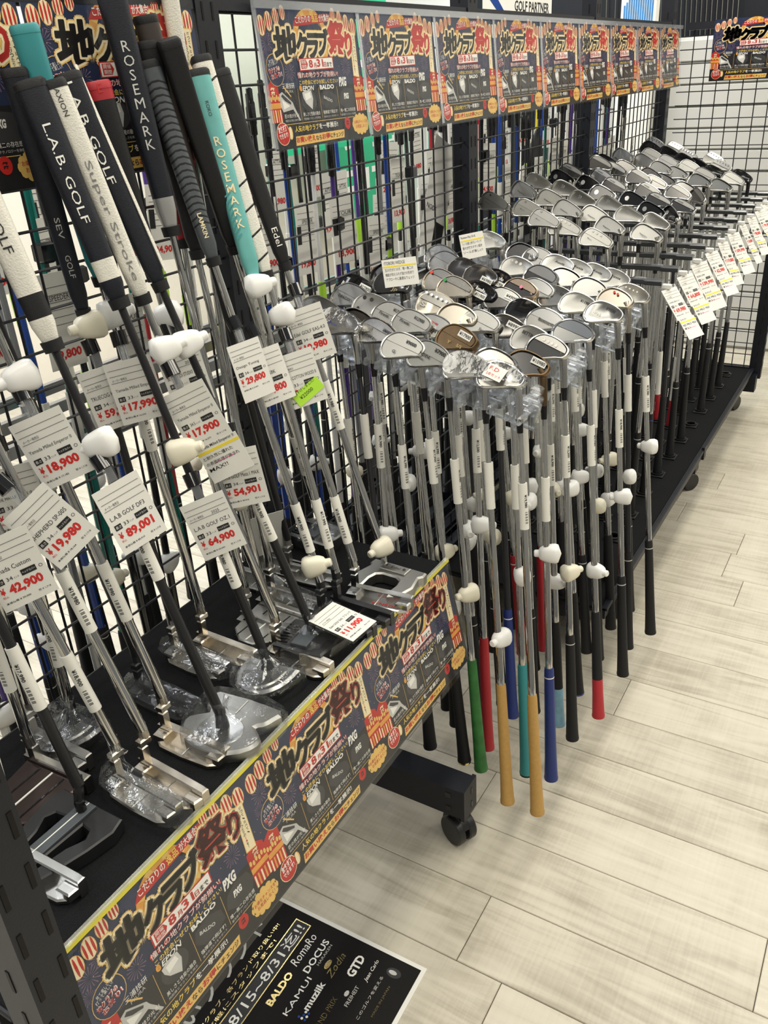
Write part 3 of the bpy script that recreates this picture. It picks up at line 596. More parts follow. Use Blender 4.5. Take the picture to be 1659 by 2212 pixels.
# ------------------------------------------------------------------ price tags
def price_tag(mtx, name, price, label, w=.062, h=.086, info='33', year='', sub='17,182', clip=True, green=None, two=None, group=None):
    t = thing('price_tag', label, 'price tag', mtx, group=group)
    MB().box((0, -h / 2, 0), (w, h, .0008)).build('card', 'card', t, smooth=False)
    MB().box((0, -h / 2 + .002, 0), (w + .006, h + .012, .0024)).build('sleeve', 'sleeve', t, smooth=False)
    b = MB(); z = .0007; x0 = -w / 2; S = w / .062
    for yy in (.010, .018, .027): b.box((0, -yy * S, z), (w * .90, .0004, .0002), 0)
    text(b, 'メーカー発売日', x0 + .005 * S, -.0255 * S, .0038 * S, z, 0, w=.019 * S)
    if year: text(b, year, x0 + .036 * S, -.0255 * S, .0042 * S, z, 0, w=.011 * S)
    text(b, name, x0 + .005 * S, -.041 * S, .0055 * S, z, 0, w=min(.052, .0034 * len(name)) * S)
    b.box((x0 + .0095 * S, -.0505 * S, z), (.009 * S, .007 * S, .0002), 0); text(b, '長さ', x0 + .006 * S, -.0525 * S, .0038 * S, z + .0004, 2, w=.007 * S)
    text(b, info, x0 + .017 * S, -.0525 * S, .0045 * S, z, 0, w=.007 * S); text(b, 'インチ', x0 + .025 * S, -.0525 * S, .0026 * S, z, 0, w=.006 * S)
    b.box((x0 + .0425 * S, -.0495 * S, z), (.017 * S, .007 * S, .0002), 0); text(b, 'ヘッドカバー', x0 + .035 * S, -.051 * S, .003 * S, z + .0004, 2, w=.015 * S)
    text(b, 'O', x0 + .054 * S, -.052 * S, .0042 * S, z, 0)
    text(b, '¥', x0 + .005 * S, -.066 * S, .0085 * S, z, 1, w=.0055 * S, bold=.03); text(b, '税込', x0 + .005 * S, -.0705 * S, .003 * S, z, 1, w=.006 * S)
    text(b, price, x0 + .0145 * S, -.0705 * S, .0135 * S, z, 1, w=min(.042, .0064 * len(price)) * S, bold=.045)
    text(b, '本体価格 ¥ ' + sub, x0 + .005 * S, -.0785 * S, .003 * S, z, 0, w=.028 * S, bold=.01); text(b, '税 ¥ 1,718', x0 + .042 * S, -.0785 * S, .003 * S, z, 0, w=.014 * S)
    b.build('print', ['ink', 'ink_red', 'p_white'], t, smooth=False)
    if clip:
        MB().tube((0, .018, -.004), (0, .036, -.010), .0105, n=12).build('clip', 'gloss_black', t)
        MB().box((0, .010, 0), (.012, .018, .0008)).build('strap', 'acrylic', t, smooth=False)
    if green:
        g = MB(); r3 = Matrix.Rotation(R_(22), 3, 'Z'); g.box((.004, -h * .76, .0018), (.050, .022, .0004), 0, r3); text(g, '値下げしました!', -.018, -h * .78, .006, .0024, 1, w=.04, rot=22); text(g, '¥22000', -.010, -h * .865, .006, .0024, 1, w=.025, rot=22)
        g.build('sticker', ['ink_green', 'ink'], t, smooth=False)
    if two:
        g = MB(); g.box((.004, -h - .026, .0003), (w, .056, .0008), 0); g.box((.004, -h - .008, .0009), (w, .004, .0003), 1)
        for i, s_ in enumerate(two): text(g, s_, -w / 2 + .008, -h - .004 - (0 if i == 0 else .006 + .009 * i), .0055, .0011, 2, w=min(w * .86, .0055 * len(s_)), bold=.005)
        g.box((.006, -h - .0265, .001), (.03, .0008, .0002), 3)
        g.build('handwritten_card', ['card', 'ink_yellow', 'ink', 'ink_pink'], t, smooth=False)
    return t

# ------------------------------------------------------------------ putter heads (face towards +x, toe towards -y, sole at z=0)
def rrect(x0, x1, y0, y1): return [(x0, y0), (x1, y0), (x1, y1), (x0, y1)]
def putter_head(kind, t, m):
    def part(nm, b, mm, ang=30): return b.build(nm, mm, t, ang=ang)
    if kind in ('anser', 'evn', 'piretti', 'mymind'):
        b = MB(); b.prism([(.001, -.098), (.012, -.098), (.013, -.09), (.013, .014), (.012, .022), (.001, .022)], .001, .026, .0015)
        b.prism([(.003, -.094), (.003, .018), (-.010, .016), (-.018, .004), (-.020, -.037), (-.018, -.080), (-.010, -.092)], .001, .009, .002)
        for y0, y1 in ((.000, .0215), (-.0975, -.074)): b.prism([(.002, y0), (.002, y1), (-.012, y1 - (.002 if y1 > 0 else 0)), (-.012, y0 + (.002 if y0 < -.05 else 0))], .006, .019, .002)
        part('head', b, m)
        part('sight_line', MB().box((-.008, -.037, .0094), (.018, .0012, .0012)), 'p_white')
        nk = MB(); nk.bbox((.004, .009, .037), (.010, .010, .026), .0015); nk.bbox((.0075, .010, .055), (.017, .011, .011), .002); nk.tube((.011, .012, .056), (.011, .0145, .078), .0078, .0072, 14); part('neck', nk, m)
        hz = (.011, .012, .07)
        if kind == 'evn': part('lettering', _tx('EVNROLL', .05), 'ink_red')
    elif kind == 'fang':
        o = [(.014, -.052), (.014, .052), (-.006, .058), (-.040, .052), (-.082, .040), (-.098, .034), (-.098, .020), (-.090, .018), (-.050, .026), (-.03, .036), (-.018, .030), (-.016, .016), (-.10, .012), (-.10, -.012), (-.016, -.016), (-.018, -.030), (-.03, -.036), (-.050, -.026), (-.090, -.018), (-.098, -.020), (-.098, -.034), (-.082, -.040), (-.040, -.052), (-.006, -.058)]
        part('head', MB().prism(o, .001, .022, .002), m); part('sight_plate', MB().bbox((-.045, 0, .0235), (.112, .022, .004), .0008), 'grey_rubber'); part('sight_line', MB().box((-.045, 0, .0258), (.11, .0012, .0008)), 'p_white')
        nk = MB(); nk.path([(-.002, 0, .022), (-.002, .0, .038), (.004, .004, .052), (.010, .010, .066)], .0065, 10); part('neck', nk, 'gloss_black'); hz = (.006, .006, .056)
    elif kind == 'square':
        part('face', MB().bbox((.008, -.030, .014), (.012, .112, .026), .0015), 'nickel')
        part('head', MB().prism([(.002, .022), (.002, -.082), (-.070, -.070), (-.092, -.045), (-.092, -.018), (-.070, .010)], .001, .019, .002), m)
        for y in (-.052, -.008): part('groove', MB().box((-.045, y, .0192), (.085, .0022, .001)), 'gloss_black')
        part('sight_line', MB().box((-.045, -.030, .0194), (.088, .0026, .0012)), 'p_white'); b = MB(); text(b, 'BETTINARDI', 0, 0, .007, 0, 0, w=.05); b.build('lettering', 'p_white', t, None, TR(-.0945, -.005, .006) @ RZ(-90) @ RX(90), smooth=False)
        nk = MB(); nk.bbox((.006, .006, .036), (.011, .012, .026), .002); nk.tube((.006, .008, .046), (.006, .012, .066), .0076, n=12); part('neck', nk, 'gun'); hz = (.006, .01, .06)
    elif kind in ('round', 'oz', 'small_mallet'):
        r = .045
        o = [(.012, -r), (.012, r)] + [(-.005 - (r * 1.32) * math.sin(R_(a)), r * math.cos(R_(a))) for a in range(0, 181, 15)]
        part('head', MB().prism(o, .001, .024, .004), m); part('sight_line', MB().box((-.02, 0, .0243), (.05, .0016, .0008)), 'p_white')
        part('crown', MB().prism(scaled(o, .72), .020, .0262, .003), 'gun' if m == 'dark_chrome' else m)
        nk = MB(); nk.path([(-.006, 0, .022), (-.005, .001, .036), (-.002, .004, .050)], [.011, .008, .0072], 12); part('neck', nk, 'gloss_black'); hz = (-.004, .002, .042)
    elif kind == 'df3':
        o = [(.015, -.056), (.015, .056), (-.010, .060), (-.026, .052), (-.034, .044), (-.052, .066), (-.075, .063), (-.097, .038), (-.104, 0), (-.097, -.038), (-.075, -.063), (-.052, -.066), (-.034, -.044), (-.026, -.052), (-.010, -.060)]
        o = [(p[0] * .92 + .034, p[1] * .92) for p in o]
        part('head', MB().prism(catmull(o, 2), .001, .022, .004), m); part('centre_recess', MB().prism(ell(-.022, 0, .030, .034, 20), .020, .0228, .001), 'gun'); part('weight', MB().prism(ell(-.040, 0, .009, .009, 14), .021, .0240, .001), 'chrome')
        part('sight_line', MB().box((.028, 0, .0226), (.03, .0016, .0008)), 'p_white')
        nk = MB(); nk.path([(-.016, 0, .018), (-.015, .001, .036), (-.012, .004, .050)], [.010, .0082, .0074], 12); part('neck', nk, 'gloss_black'); hz = (-.014, .002, .042)
    elif kind == 'edel':
        o = [(.014, -.078), (.014, .030), (.000, .032), (-.008, .026), (-.04, .034), (-.072, .026), (-.082, .008), (-.070, .002), (-.046, .004), (-.03, .000), (-.024, -.010), (-.024, -.038), (-.03, -.048), (-.046, -.052), (-.070, -.050), (-.082, -.056), (-.072, -.074), (-.04, -.082), (-.008, -.074), (.0, -.080)]
        part('head', MB().prism(o, .001, .024, .003), m); part('top_plate', MB().bbox((-.004, -.024, .0255), (.022, .052, .004), .001), 'satin')
        b = MB(); text(b, 'Edel', 0, 0, .008, 0, 0, w=.018); b.build('lettering', 'ink', t, None, TR(-.007, -.016, .0278) @ RZ(-90), smooth=False)
        for y in (-.006, -.042): part('screw', MB().lathe([(.003, 0), (.003, .002)], 10), 'dark_chrome').location = (-.003, y, .0272)
        nk = MB(); nk.path([(.008, .006, .022), (.008, .007, .034), (.008, .008, .046)], .0068, 10); part('neck', nk, 'chrome'); hz = (.008, .007, .04)
    else:   # block: tall square mallet
        part('head', MB().prism([(.012, -.046), (.012, .046), (-.03, .049), (-.062, .043), (-.062, -.043), (-.03, -.049)], .001, .030, .003), m)
        part('fin', MB().bbox((-.030, 0, .032), (.05, .028, .006), .001), 'grey_rubber')
        for i in range(7): part('rib', MB().box((-.010 - .007 * i, .032, .0308), (.003, .020, .002)), 'gloss_black')
        nk = MB(); nk.path([(-.014, 0, .028), (-.013, .002, .042), (-.011, .004, .056)], .0072, 10); part('neck', nk, 'gloss_black'); hz = (-.012, .003, .046)
    return Vector(hz)
def _tx(s, w):
    b = MB(); text(b, s, -.060, -.0095, .0065, .0098, 0, w=w, rot=0, mp=lambda a, c, z: (c * .9 - .004, -a - .09, z)); return b
FILM_O = {'anser': [(.018, -.104), (.018, .03), (-.012, .030), (-.026, .0), (-.028, -.06), (-.018, -.104)], 'round': [(.016, -.050), (.016, .050), (-.028, .052), (-.064, .028), (-.070, 0), (-.064, -.028), (-.028, -.052)], 'df3': [(.052, -.058), (.052, .058), (-.012, .066), (-.054, .043), (-.067, 0), (-.054, -.043), (-.012, -.066)]}
def film(t, kind, hz):
    o = catmull(FILM_O[kind], 3); rnd = random.Random(len(t.name) + int(t.location.x * 1000)); b = MB(); rings = []
    cx, cy = hz.x, hz.y
    for s, z in ((1, .0), (1.02, .014), (.97, .027), (.72, .0305), (.35, .034), (.12, .046), (.10, .054), (.20, .066)):
        rings.append([(cx + (p[0] - cx) * s + rnd.uniform(-.0016, .0016), cy + (p[1] - cy) * s + rnd.uniform(-.0016, .0016), z + (rnd.uniform(-.0016, .0022) if z else 0)) for p in o])
    b.loft(rings, 0, False); b.build('film_wrap', 'film', t, ang=20)

# ------------------------------------------------------------------ putter grips
def se(w, d, e=3.0, n=20): return [(math.copysign(abs(math.cos(a)) ** (2 / e), math.cos(a)) * w, math.copysign(abs(math.sin(a)) ** (2 / e), math.sin(a)) * d) for a in (2 * math.pi * (j + .5) / n for j in range(n))]
def putter_grip(par, mtx, style, m, w0=.0115, w1=.0165, d0=.0105, d1=.0135, L=.27, m2=None, e=3.2, cap=None):
    g = put('grip', None, par, None, mtx)
    N = 14; rings = []; ks = []; band = {'band': (.10, .20), 'silver': (0, .13), 'redtop': (.93, 1.01), 'cap': (.965, 1.01)}.get(style)
    zs = sorted(set([i / N for i in range(N + 1)] + ([band[0], band[1]] if band and band[1] < 1 else []) + ([band[0]] if band else [])))
    for i, t in enumerate(zs):
        w = w0 + (w1 - w0) * t; d = d0 + (d1 - d0) * t; k_ = .72 if t == 0 else 1
        rings.append([(x * k_, y * k_, t * L) for x, y in se(w, d, e)])
        if i: tm = (t + zs[i - 1]) / 2; ks.append(1 if band and band[0] <= tm <= band[1] else 0)
    body = MB().loft(rings, 0, True, ks); me = body.mesh('grip', [m, m2 or m]); bpy.data.objects.remove(g); g = put('grip', me, par, None, mtx)
    put('butt_cap', MB().loft([[(x, y, z) for x, y in se(w1 * s, d1 * s, e)] for s, z in ((1.02, L - .004), (1.03, L + .003), (.9, L + .006))]).mesh('butt_cap', [cap or 'rubber']), g)
    put('grip_collar', MB().tube((0, 0, -.012), (0, 0, .001), max(.0095, w0 * .9), w0 * .98, 14).mesh('grip_collar', ['rubber']), g)
    if style == 'spiral':
        for i in range(8):
            t = (i + .6) / 8.5; b = MB(); w = (w0 + (w1 - w0) * t) * 1.025; d = (d0 + (d1 - d0) * t) * 1.03
            b.loft([[(x * s, y * s, t * L + dz + x * .5) for x, y in se(w, d, e)] for s, dz in ((.98, -.0016), (1, -.0012), (1, .0012), (.98, .0016))]); b.build('stripe', 'gloss_black', g)
    if style == 'chevron':
        for i in range(22):
            t = .2 + .76 * i / 22; b = MB(); w = (w0 + (w1 - w0) * t) * 1.02; d = (d0 + (d1 - d0) * t) * 1.02
            b.loft([[(x * s, y * s, t * L + dz - abs(x) * .45) for x, y in se(w, d, e, 24)] for s, dz in ((.98, -.0012), (1, -.001), (1, .001), (.98, .0012))]); b.build('ridge', 'rubber', g)
    return g, (lambda z: -(d0 + (d1 - d0) * z / L) - .0007)
def grip_text(gf, s, z, h, wd, m, along=True, x=0., bold=.0):
    g, yf = gf; b = MB()
    if along: text(b, s, 0, 0, h, 0, 0, w=wd, bold=bold, mp=lambda a, c, q: (x + c - h / 2, yf(z - a), z - a))
    else:
        for i, ch in enumerate(s): text(b, ch, x, z - i * wd, h, 0, 0, al='C', bold=bold, mp=lambda a, c, q: (a, yf(c), c))
    b.build('grip_lettering', m, g, smooth=False)
# ------------------------------------------------------------------ the putters on the shelf
# key: x, y of the hosel, lean in x, lean in y, height of price tag clip, height of security tag (along the shaft)
PUT = {'A': (0.650, 0.681, -0.044, 0.270, 0.389, 0.414, None, None),
       'B': (0.770, 0.703, -0.058, 0.245, 0.306, 0.351, 0.806, 0.247),
       'C': (0.877, 0.692, -0.109, 0.262, 0.35, 0.48, 0.815, 0.25),
       'D': (0.594, 0.742, -0.055, 0.227, 0.447, 0.469, None, None),
       'E': (0.740, 0.862, -0.035, 0.067, 0.445, 0.476, 0.77, 0.273),
       'F': (0.785, 0.843, -0.061, 0.075, 0.455, 0.486, 0.815, 0.280),
       'G': (0.817, 0.721, -0.114, 0.200, 0.421, 0.451, 0.773, 0.249),
       'P5': (0.531, 0.718, -0.069, 0.259, 0.377, None, None, None),
       'P4': (0.497, 0.733, -0.088, 0.239, 0.34, None, None, None),
       'P1': (0.438, 0.736, -0.018, 0.236, None, None, None, None),
       'P2': (0.465, 0.856, 0.007, 0.086, None, None, None, None),
       'P17': (0.551, 0.875, 0.046, 0.062, 0.25, None, None, None),
       'h16': (0.646, 0.843, -0.103, 0.092, None, None, None, None),
       'h1': (1.098, 0.695, -0.045, 0.270, 0.502, 0.029, 0.816, 0.277),
       'h2': (1.012, 0.697, 0.026, 0.270, 0.43, 0.436, 0.804, 0.341),
       'h3': (0.967, 0.705, 0.068, 0.270, None, 0.488, 0.786, 0.283),
       'h5b': (0.932, 0.714, -0.010, 0.263, 0.484, 0.043, 0.795, 0.254),
       'h7': (0.947, 0.831, -0.017, 0.117, None, None, 0.799, 0.265),
       'h6': (1.025, 0.848, -0.106, 0.096, None, None, 0.832, 0.283),
       'h8': (0.901, 0.811, -0.019, 0.143, None, 0.172, 0.887, 0.323),
       'h9': (0.863, 0.817, -0.039, 0.127, 0.44, 0.464, 0.757, 0.233),
       'h4': (1.170, 0.871, -0.257, .015, None, None, 0.846, 0.277),
       'P3': (0.355, 0.753, 0.153, 0.215, None, None, None, None),}
DEF = {  # head kind, head material, film, shaft material, label height (top), grip, label
 'A': ('df3', 'satin', 'df3', 'black_metal', .30, 'white_band', 'film-wrapped round winged putter with black shaft and white grip'),
 'B': ('oz', 'gun', 'round', 'black_metal', .21, 'lab_big', 'film-wrapped half-round putter with black shaft and white-banded navy grip'),
 'C': ('block', 'black_metal', 'round', 'black_metal', .24, 'lab_slim', 'black block putter in film, its slim grip striped white'),
 'D': ('anser', 'champagne', None, 'shaft_steel', .21, 'plain', 'champagne blade putter with 18,900 yen tag'),
 'E': ('anser', 'nickel', 'anser', 'black_metal', None, 'sev', 'film-wrapped silver blade putter with black shaft and dark slim grip'),
 'F': ('anser', 'champagne', None, 'shaft_steel', .36, 'teal', 'champagne blade putter with teal dark grip and 17,990 yen tag'),
 'G': ('anser', 'champagne', None, 'shaft_steel', .34, 'superstroke', 'champagne blade putter with white lettered grip'),
 'P5': ('anser', 'champagne', None, 'shaft_steel', .24, 'plain', 'blade putter with polished neck and 19,980 yen tag'),
 'P4': ('piretti', 'nickel', 'anser', 'shaft_steel', .14, 'plain', 'film-wrapped silver blade putter priced 150,000 on the shaft'),
 'P1': ('fang', 'black_metal', None, 'black_metal', .20, 'plain', 'black forked mallet putter with bent black neck'),
 'P2': ('square', 'brown_plate', None, 'shaft_steel', .16, 'plain', 'brown square mallet putter with one white sight line'),
 'P17': ('round', 'dark_chrome', 'round', 'shaft_steel', .16, 'plain', 'dark round putter in film at the back of the shelf'),
 'h16': ('piretti', 'black_metal', 'anser', 'black_metal', None, 'plain', 'black blade putter wrapped in film with black neck'),
 'h1': ('edel', 'satin', None, 'chrome', .33, 'edel', 'silver putter with open centre and black script grip'),
 'h2': ('evn', 'bright', None, 'chrome', .12, 'spiral', 'bright blade putter with white spiral-striped grip'),
 'h3': ('piretti', 'black_metal', None, 'shaft_steel', .13, 'rosemark', 'black blade putter with teal rose-lettered grip'),
 'h5b': ('anser', 'black_metal', None, 'shaft_steel', .14, 'lamkin', 'black blade putter with grey chevron grip and security tag at its neck'),
 'h7': ('anser', 'nickel', 'anser', 'chrome', None, 'crown', 'film-wrapped silver blade putter with black dotted grip'),
 'h6': ('anser', 'satin', None, 'black_metal', None, 'brown', 'silver blade putter with brown grip standing near the mesh'),
 'h8': ('square', 'satin', None, 'chrome', .26, 'rose_black', 'silver square mallet putter with huge black lettered grip'),
 'h9': ('evn', 'satin', None, 'shaft_steel', .30, 'redtop', 'silver blade putter with red-capped grip'),
 'h4': ('block', 'gun', 'round', 'shaft_steel', .2, 'square', 'film-wrapped grey mallet putter by the mesh with black square grip'),
 'P3': ('mymind', 'bright', None, 'shaft_steel', .12, 'plain', 'bright chrome blade putter beside the slotted end post')}
AX = {}
for i, (k, (hx, hy, dx, dy, sc_, ss, Lk, Gk)) in enumerate(PUT.items()):
    kind, hm, fl, sm, lab, gs_, label = DEF[k]; dy = min(dy, (.908 - hy) / ((Lk or .80) * .97))
    t = thing('putter', label, 'putter', TR(hx, hy, ZS) @ RZ(random.uniform(-5, 5)), group='putters on the carpeted shelf')
    hz = putter_head(kind, t, hm)
    bpy.context.view_layer.update()
    ax = t.matrix_world.to_3x3().inverted() @ Vector((dx, dy, 1)).normalized()
    org = hz.copy(); Fm = frame(org, ax, t.matrix_world.to_3x3().inverted() @ FRONT)
    wf = frame(t.matrix_world @ org, (dx, dy, 1), FRONT); AX[k] = wf
    L = (Lk - .012) if Lk else .80
    GL = min(Gk, .30) if Gk else .27
    put('shaft', shaft_mesh(L - GL + .02, sm, False), t, None, Fm)
    if lab: put('shaft_label', PLAB[i % 6], t, None, Fm @ TR(0, 0, lab - .085) @ RZ(random.uniform(-25, 25)))
    if ss: security(t, Fm @ TR(.003 if ss > .1 else -.002, -.006, ss - .012) @ RZ(random.choice((10, 165, 200, -20))) , 'cream_plastic' if i % 3 == 1 else 'white_plastic', 1.0)
    if fl: film(t, fl, hz)
    gm = Fm @ TR(0, 0, L - GL)
    if gs_ == 'white_band':
        g = putter_grip(t, gm, 'band', 'white_rubber', .0130, .0185, .012, .015, GL, 'rubber'); grip_text(g, 'L.A.B. GOLF', .20, .010, .1, 'ink')
    elif gs_ == 'lab_big':
        g = putter_grip(t, gm, 'band', 'navy_rubber', .0135, .0185, .013, .0155, GL, 'white_rubber'); grip_text(g, 'L.A.B. GOLF', .205, .0095, .112, 'p_white', bold=.0)
    elif gs_ == 'lab_slim':
        g = putter_grip(t, gm, 'plain', 'navy_rubber', .0115, .0165, .0105, .0135, GL); grip_text(g, 'L.A.B. GOLF', .245, .0095, .118, 'p_white', x=-.003)
        MB().box((0, 0, .135), (.004, .0012, .25)).build('stripe', 'white_rubber', g[0], None, TR(.0135, -.009, 0) @ RZ(35), smooth=False)
    elif gs_ == 'sev':
        g = putter_grip(t, gm, 'plain', 'navy_rubber', .0105, .0150, .0100, .0130, GL); grip_text(g, 'SEV', .115, .0065, .025, 'p_silver'); grip_text(g, 'GOLF', .070, .0065, .028, 'p_silver')
    elif gs_ == 'teal': g = putter_grip(t, gm, 'plain', 'teal_dark', .0120, .0165, .011, .0135, GL, cap='teal_dark')
    elif gs_ == 'superstroke':
        g = putter_grip(t, gm, 'plain', 'white_rubber', .0115, .0145, .0105, .0135, GL); grip_text(g, 'Super Stroke', .165, .010, .145, 'ink_grey'); grip_text(g, 'AXION', .245, .006, .03, 'ink')
    elif gs_ == 'edel':
        g = putter_grip(t, gm, 'plain', 'rubber', .0110, .0155, .0105, .0140, GL); grip_text(g, 'Edel', .055, .009, .028, 'p_white')
    elif gs_ == 'spiral': g = putter_grip(t, gm, 'spiral', 'white_rubber', .0115, .0150, .0110, .0130, GL)
    elif gs_ == 'rosemark':
        g = putter_grip(t, gm, 'plain', 'teal', .0120, .0175, .0110, .0150, GL); grip_text(g, 'ROSEMARK', .185, .0125, .0165, 'p_cream', False, bold=.01); grip_text(g, 'KOKO', .245, .005, .02, 'ink')
        b = MB()
        for q in range(9): b.prism([(0, 0), (.010, .006), (.010, .0075), (0, .0025)], 0, .0003, 0, 0, (-.012, .055 + .0085 * q, 0))
        b.build('feather', 'teal_dark', g[0], None, TR(.0, -.0135, 0) @ RX(90), smooth=False)
    elif gs_ == 'lamkin':
        g = putter_grip(t, gm, 'chevron', 'grey_rubber', .0110, .0155, .0100, .0125, GL); grip_text(g, 'LAMKIN', .062, .0065, .034, 'p_cream', bold=.02)
    elif gs_ == 'crown': g = putter_grip(t, gm, 'plain', 'rubber', .0115, .0155, .0105, .0130, GL); grip_text(g, '***', .24, .006, .16, 'ink_red')
    elif gs_ == 'square': g = putter_grip(t, gm, 'plain', 'rubber', .0120, .0150, .0110, .0135, GL, e=5)
    elif gs_ == 'rose_black':
        g = putter_grip(t, gm, 'silver', 'navy_rubber', .0135, .0185, .0125, .0160, GL, 'silver_grip'); grip_text(g, 'ROSEMARK', .215, .0125, .0165, 'p_silver', False)
    elif gs_ == 'redtop':
        g = putter_grip(t, gm, 'redtop', 'rubber', .0115, .0160, .0105, .0135, GL, 'red_rubber', cap='red_rubber'); grip_text(g, 'E', .225, .010, .010, 'ink_red', False)
    elif gs_ == 'brown': g = putter_grip(t, gm, 'plain', 'brown_rubber', .0115, .0160, .0105, .0140, GL)
    else: g = putter_grip(t, gm, 'plain', 'rubber', .0110, .0150, .0100, .0130, GL)
# more grips seen between the others: slim putters standing close to the mesh
for (hx, hy, dx, dy, m, m2, label) in ((1.03, .93, -.02, .0, 'white_rubber', 'white_rubber', 'slim putter with tall plain white grip close to the mesh'), (.97, .925, -.02, .0, 'red_rubber', 'yellow', 'putter with red grip and yellow cap close to the mesh'), (.50, .90, .01, .02, 'navy_rubber', 'rubber', 'putter with plain navy grip near the end panel')):
    t = thing('putter', label, 'putter', TR(hx, hy, ZS), group='putters on the carpeted shelf'); hz = putter_head('anser', t, 'satin'); Fm = frame(hz, (dx, dy, 1), FRONT); Lq = .80 if m != 'white_rubber' else .93
    put('shaft', shaft_mesh(Lq - .25, 'shaft_steel', False), t, None, Fm); putter_grip(t, Fm @ TR(0, 0, Lq - .27), 'redtop', m, .0100, .0130, .0095, .0115, .27, m2, cap=m2)

def tag_on(k, s, roll=0., yaw=0., drop=.0, fwd=.016):
    return AX[k] @ TR(0, -fwd, s - .034 - drop) @ RZ(yaw) @ RX(90) @ RZ(roll)
price_tag(tag_on('A', .389, 4, 22), 'L.A.B GOLF DF3', '89,001', 'price tag reading 89,001 on a black putter shaft', info='33', sub='80,910')
price_tag(tag_on('B', .305, 3, -6), 'L.A.B GOLF OZ.1', '64,900', 'price tag reading 64,900 in front of the half-round film putter', year='2025', sub='59,000')
price_tag(tag_on('C', .345, -8, -14, 0, .02), 'L.A.B GOLF Mezz.1 MAX', '54,901', 'price tag reading 54,901 beside a steel shaft', info='34', year='2022', sub='49,910')
price_tag(tag_on('D', .447, 6, -4), 'Yamada Milled Emperor II', '18,900', 'price tag reading 18,900 above another tag', sub='17,182')
price_tag(tag_on('P5', .372, 22, 10), 'SHEPHERD SP-005', '19,980', 'steeply tilted price tag reading 19,980', info='34', sub='18,164')
price_tag(tag_on('P4', .345, 0, 8), 'Yamada Custom', '42,900', 'price tag reading 42,900 hanging by the end panel', info='34', sub='39,000')
price_tag(tag_on('E', .445, 6, 4), 'TRUECOG HILLCREST', '59,900', 'price tag reading 59,900 partly behind a black shaft', info='34', sub='54,455')
price_tag(tag_on('F', .455, 2, -6, 0, .045), 'Yamada Milled Emperor', '17,990', 'price tag reading 17,990 between two black shafts', sub='16,355')
price_tag(tag_on('G', .421, 8, -12, 0, .022), 'Yamada Milled Emperor II', '17,900', 'price tag reading 17,900 with a handwritten card below', info='34.5', sub='16,273', two=('Yamada Milled Emperor II', 'と耐久性に優れた', 'の表面処理が施され', 'MAX!!'))
price_tag(tag_on('h1', .490, 0, -6), 'Edel GOLF EAS-4.0', '19,980', 'price tag reading 19,980 under the black script grip', info='34', sub='18,164')
price_tag(tag_on('h2', .40, 2, -6), 'Piretti COTTON WOOD II', '24,980', 'price tag with a bright green markdown sticker', sub='22,709', green=True)
price_tag(tag_on('h3', .43, 4, 12, 0, .030) @ TR(-.02, -.01, -.02), 'PREMIER SBK', '42,800', 'price tag reading 42,800 behind the green-stickered tag', info='34', sub='38,909')
price_tag(tag_on('h9', .44, 3, 6), 'BETTINARDI STUDIO STOCK', '42,980', 'price tag reading 42,980 under a steel shaft', info='34', year='2021', sub='39,073')
price_tag(tag_on('h5b', .44, 0, 20), 'Design Tuning', '29,800', 'narrow turned price tag reading 29,800', info='34', sub='27,091', w=.055)
price_tag(tag_on('P17', .40, 4, 6), 'WIDE MALLET (カスタム)', '45,900', 'price tag reading 45,900 behind the 18,900 tag', info='33', sub='41,727')
price_tag(TR(0.888, 0.688, .655) @ RZ(-4) @ RX(5), 'Edel GOLF EAS ブラック', '11,900', 'price tag reading 11,900 lying on the putter heads', info='34', sub='10,818', clip=False)
price_tag(TR(1.00, .87, .735) @ RZ(150) @ RX(80), 'ARTIS RE', '27,980', 'price tag turned backwards at the back of the shelf', info='34', sub='25,436', clip=False)

# ------------------------------------------------------------------ wedges in clear hooks
arm_x = (1.33, 1.575, 1.825, 2.02)
def hook_mesh(s):
    b = MB(); b.bbox((s * .016, 0, .0), (.032, .030, .016), .004); b.bbox((s * .030, .0, -.016), (.024, .024, .020), .005)
    for q in (-1, 1): b.bbox((s * .046, q * .0115, -.004), (.036, .007, .018), .003, 0)
    b.bbox((s * .044, .014, .014), (.030, .004, .034), .0015, 0, Matrix.Rotation(R_(-24), 3, 'X')); b.bbox((s * .022, .0, .017), (.02, .02, .018), .004)
    b.tube((s * .030, 0, -.026), (s * .030, 0, -.036), .009, .007, 10)
    return b.mesh('hook', ['acrylic'], True, 30)
HK = {s: hook_mesh(s) for s in (-1, 1)}
SL = .24
for ai, x in enumerate(arm_x):
    a = thing('wedge_hanger', ('clear plastic wedge hanger arm nearest the putter shelf', 'clear plastic wedge hanger arm second from the putter shelf', 'clear plastic wedge hanger arm third from the putter shelf', 'clear plastic wedge hanger arm beside the iron stand')[ai], 'hanger', TR(x, .50, .872 - .0) @ RX(math.degrees(math.atan(SL))))
    MB().bbox((0, .235, -.022), (.016, .47, .050), .002).build('bar', 'smoke', a, smooth=False)
    MB().box((0, .475, -.022), (.03, .012, .07)).build('mesh_bracket', 'rack', a, smooth=False)
    for s in (-1, 1):
        if ai == 3 and s == 1: continue
        for j in range(8): put('hook', HK[s], a, (s * .006, .022 + .0575 * j, -.004))
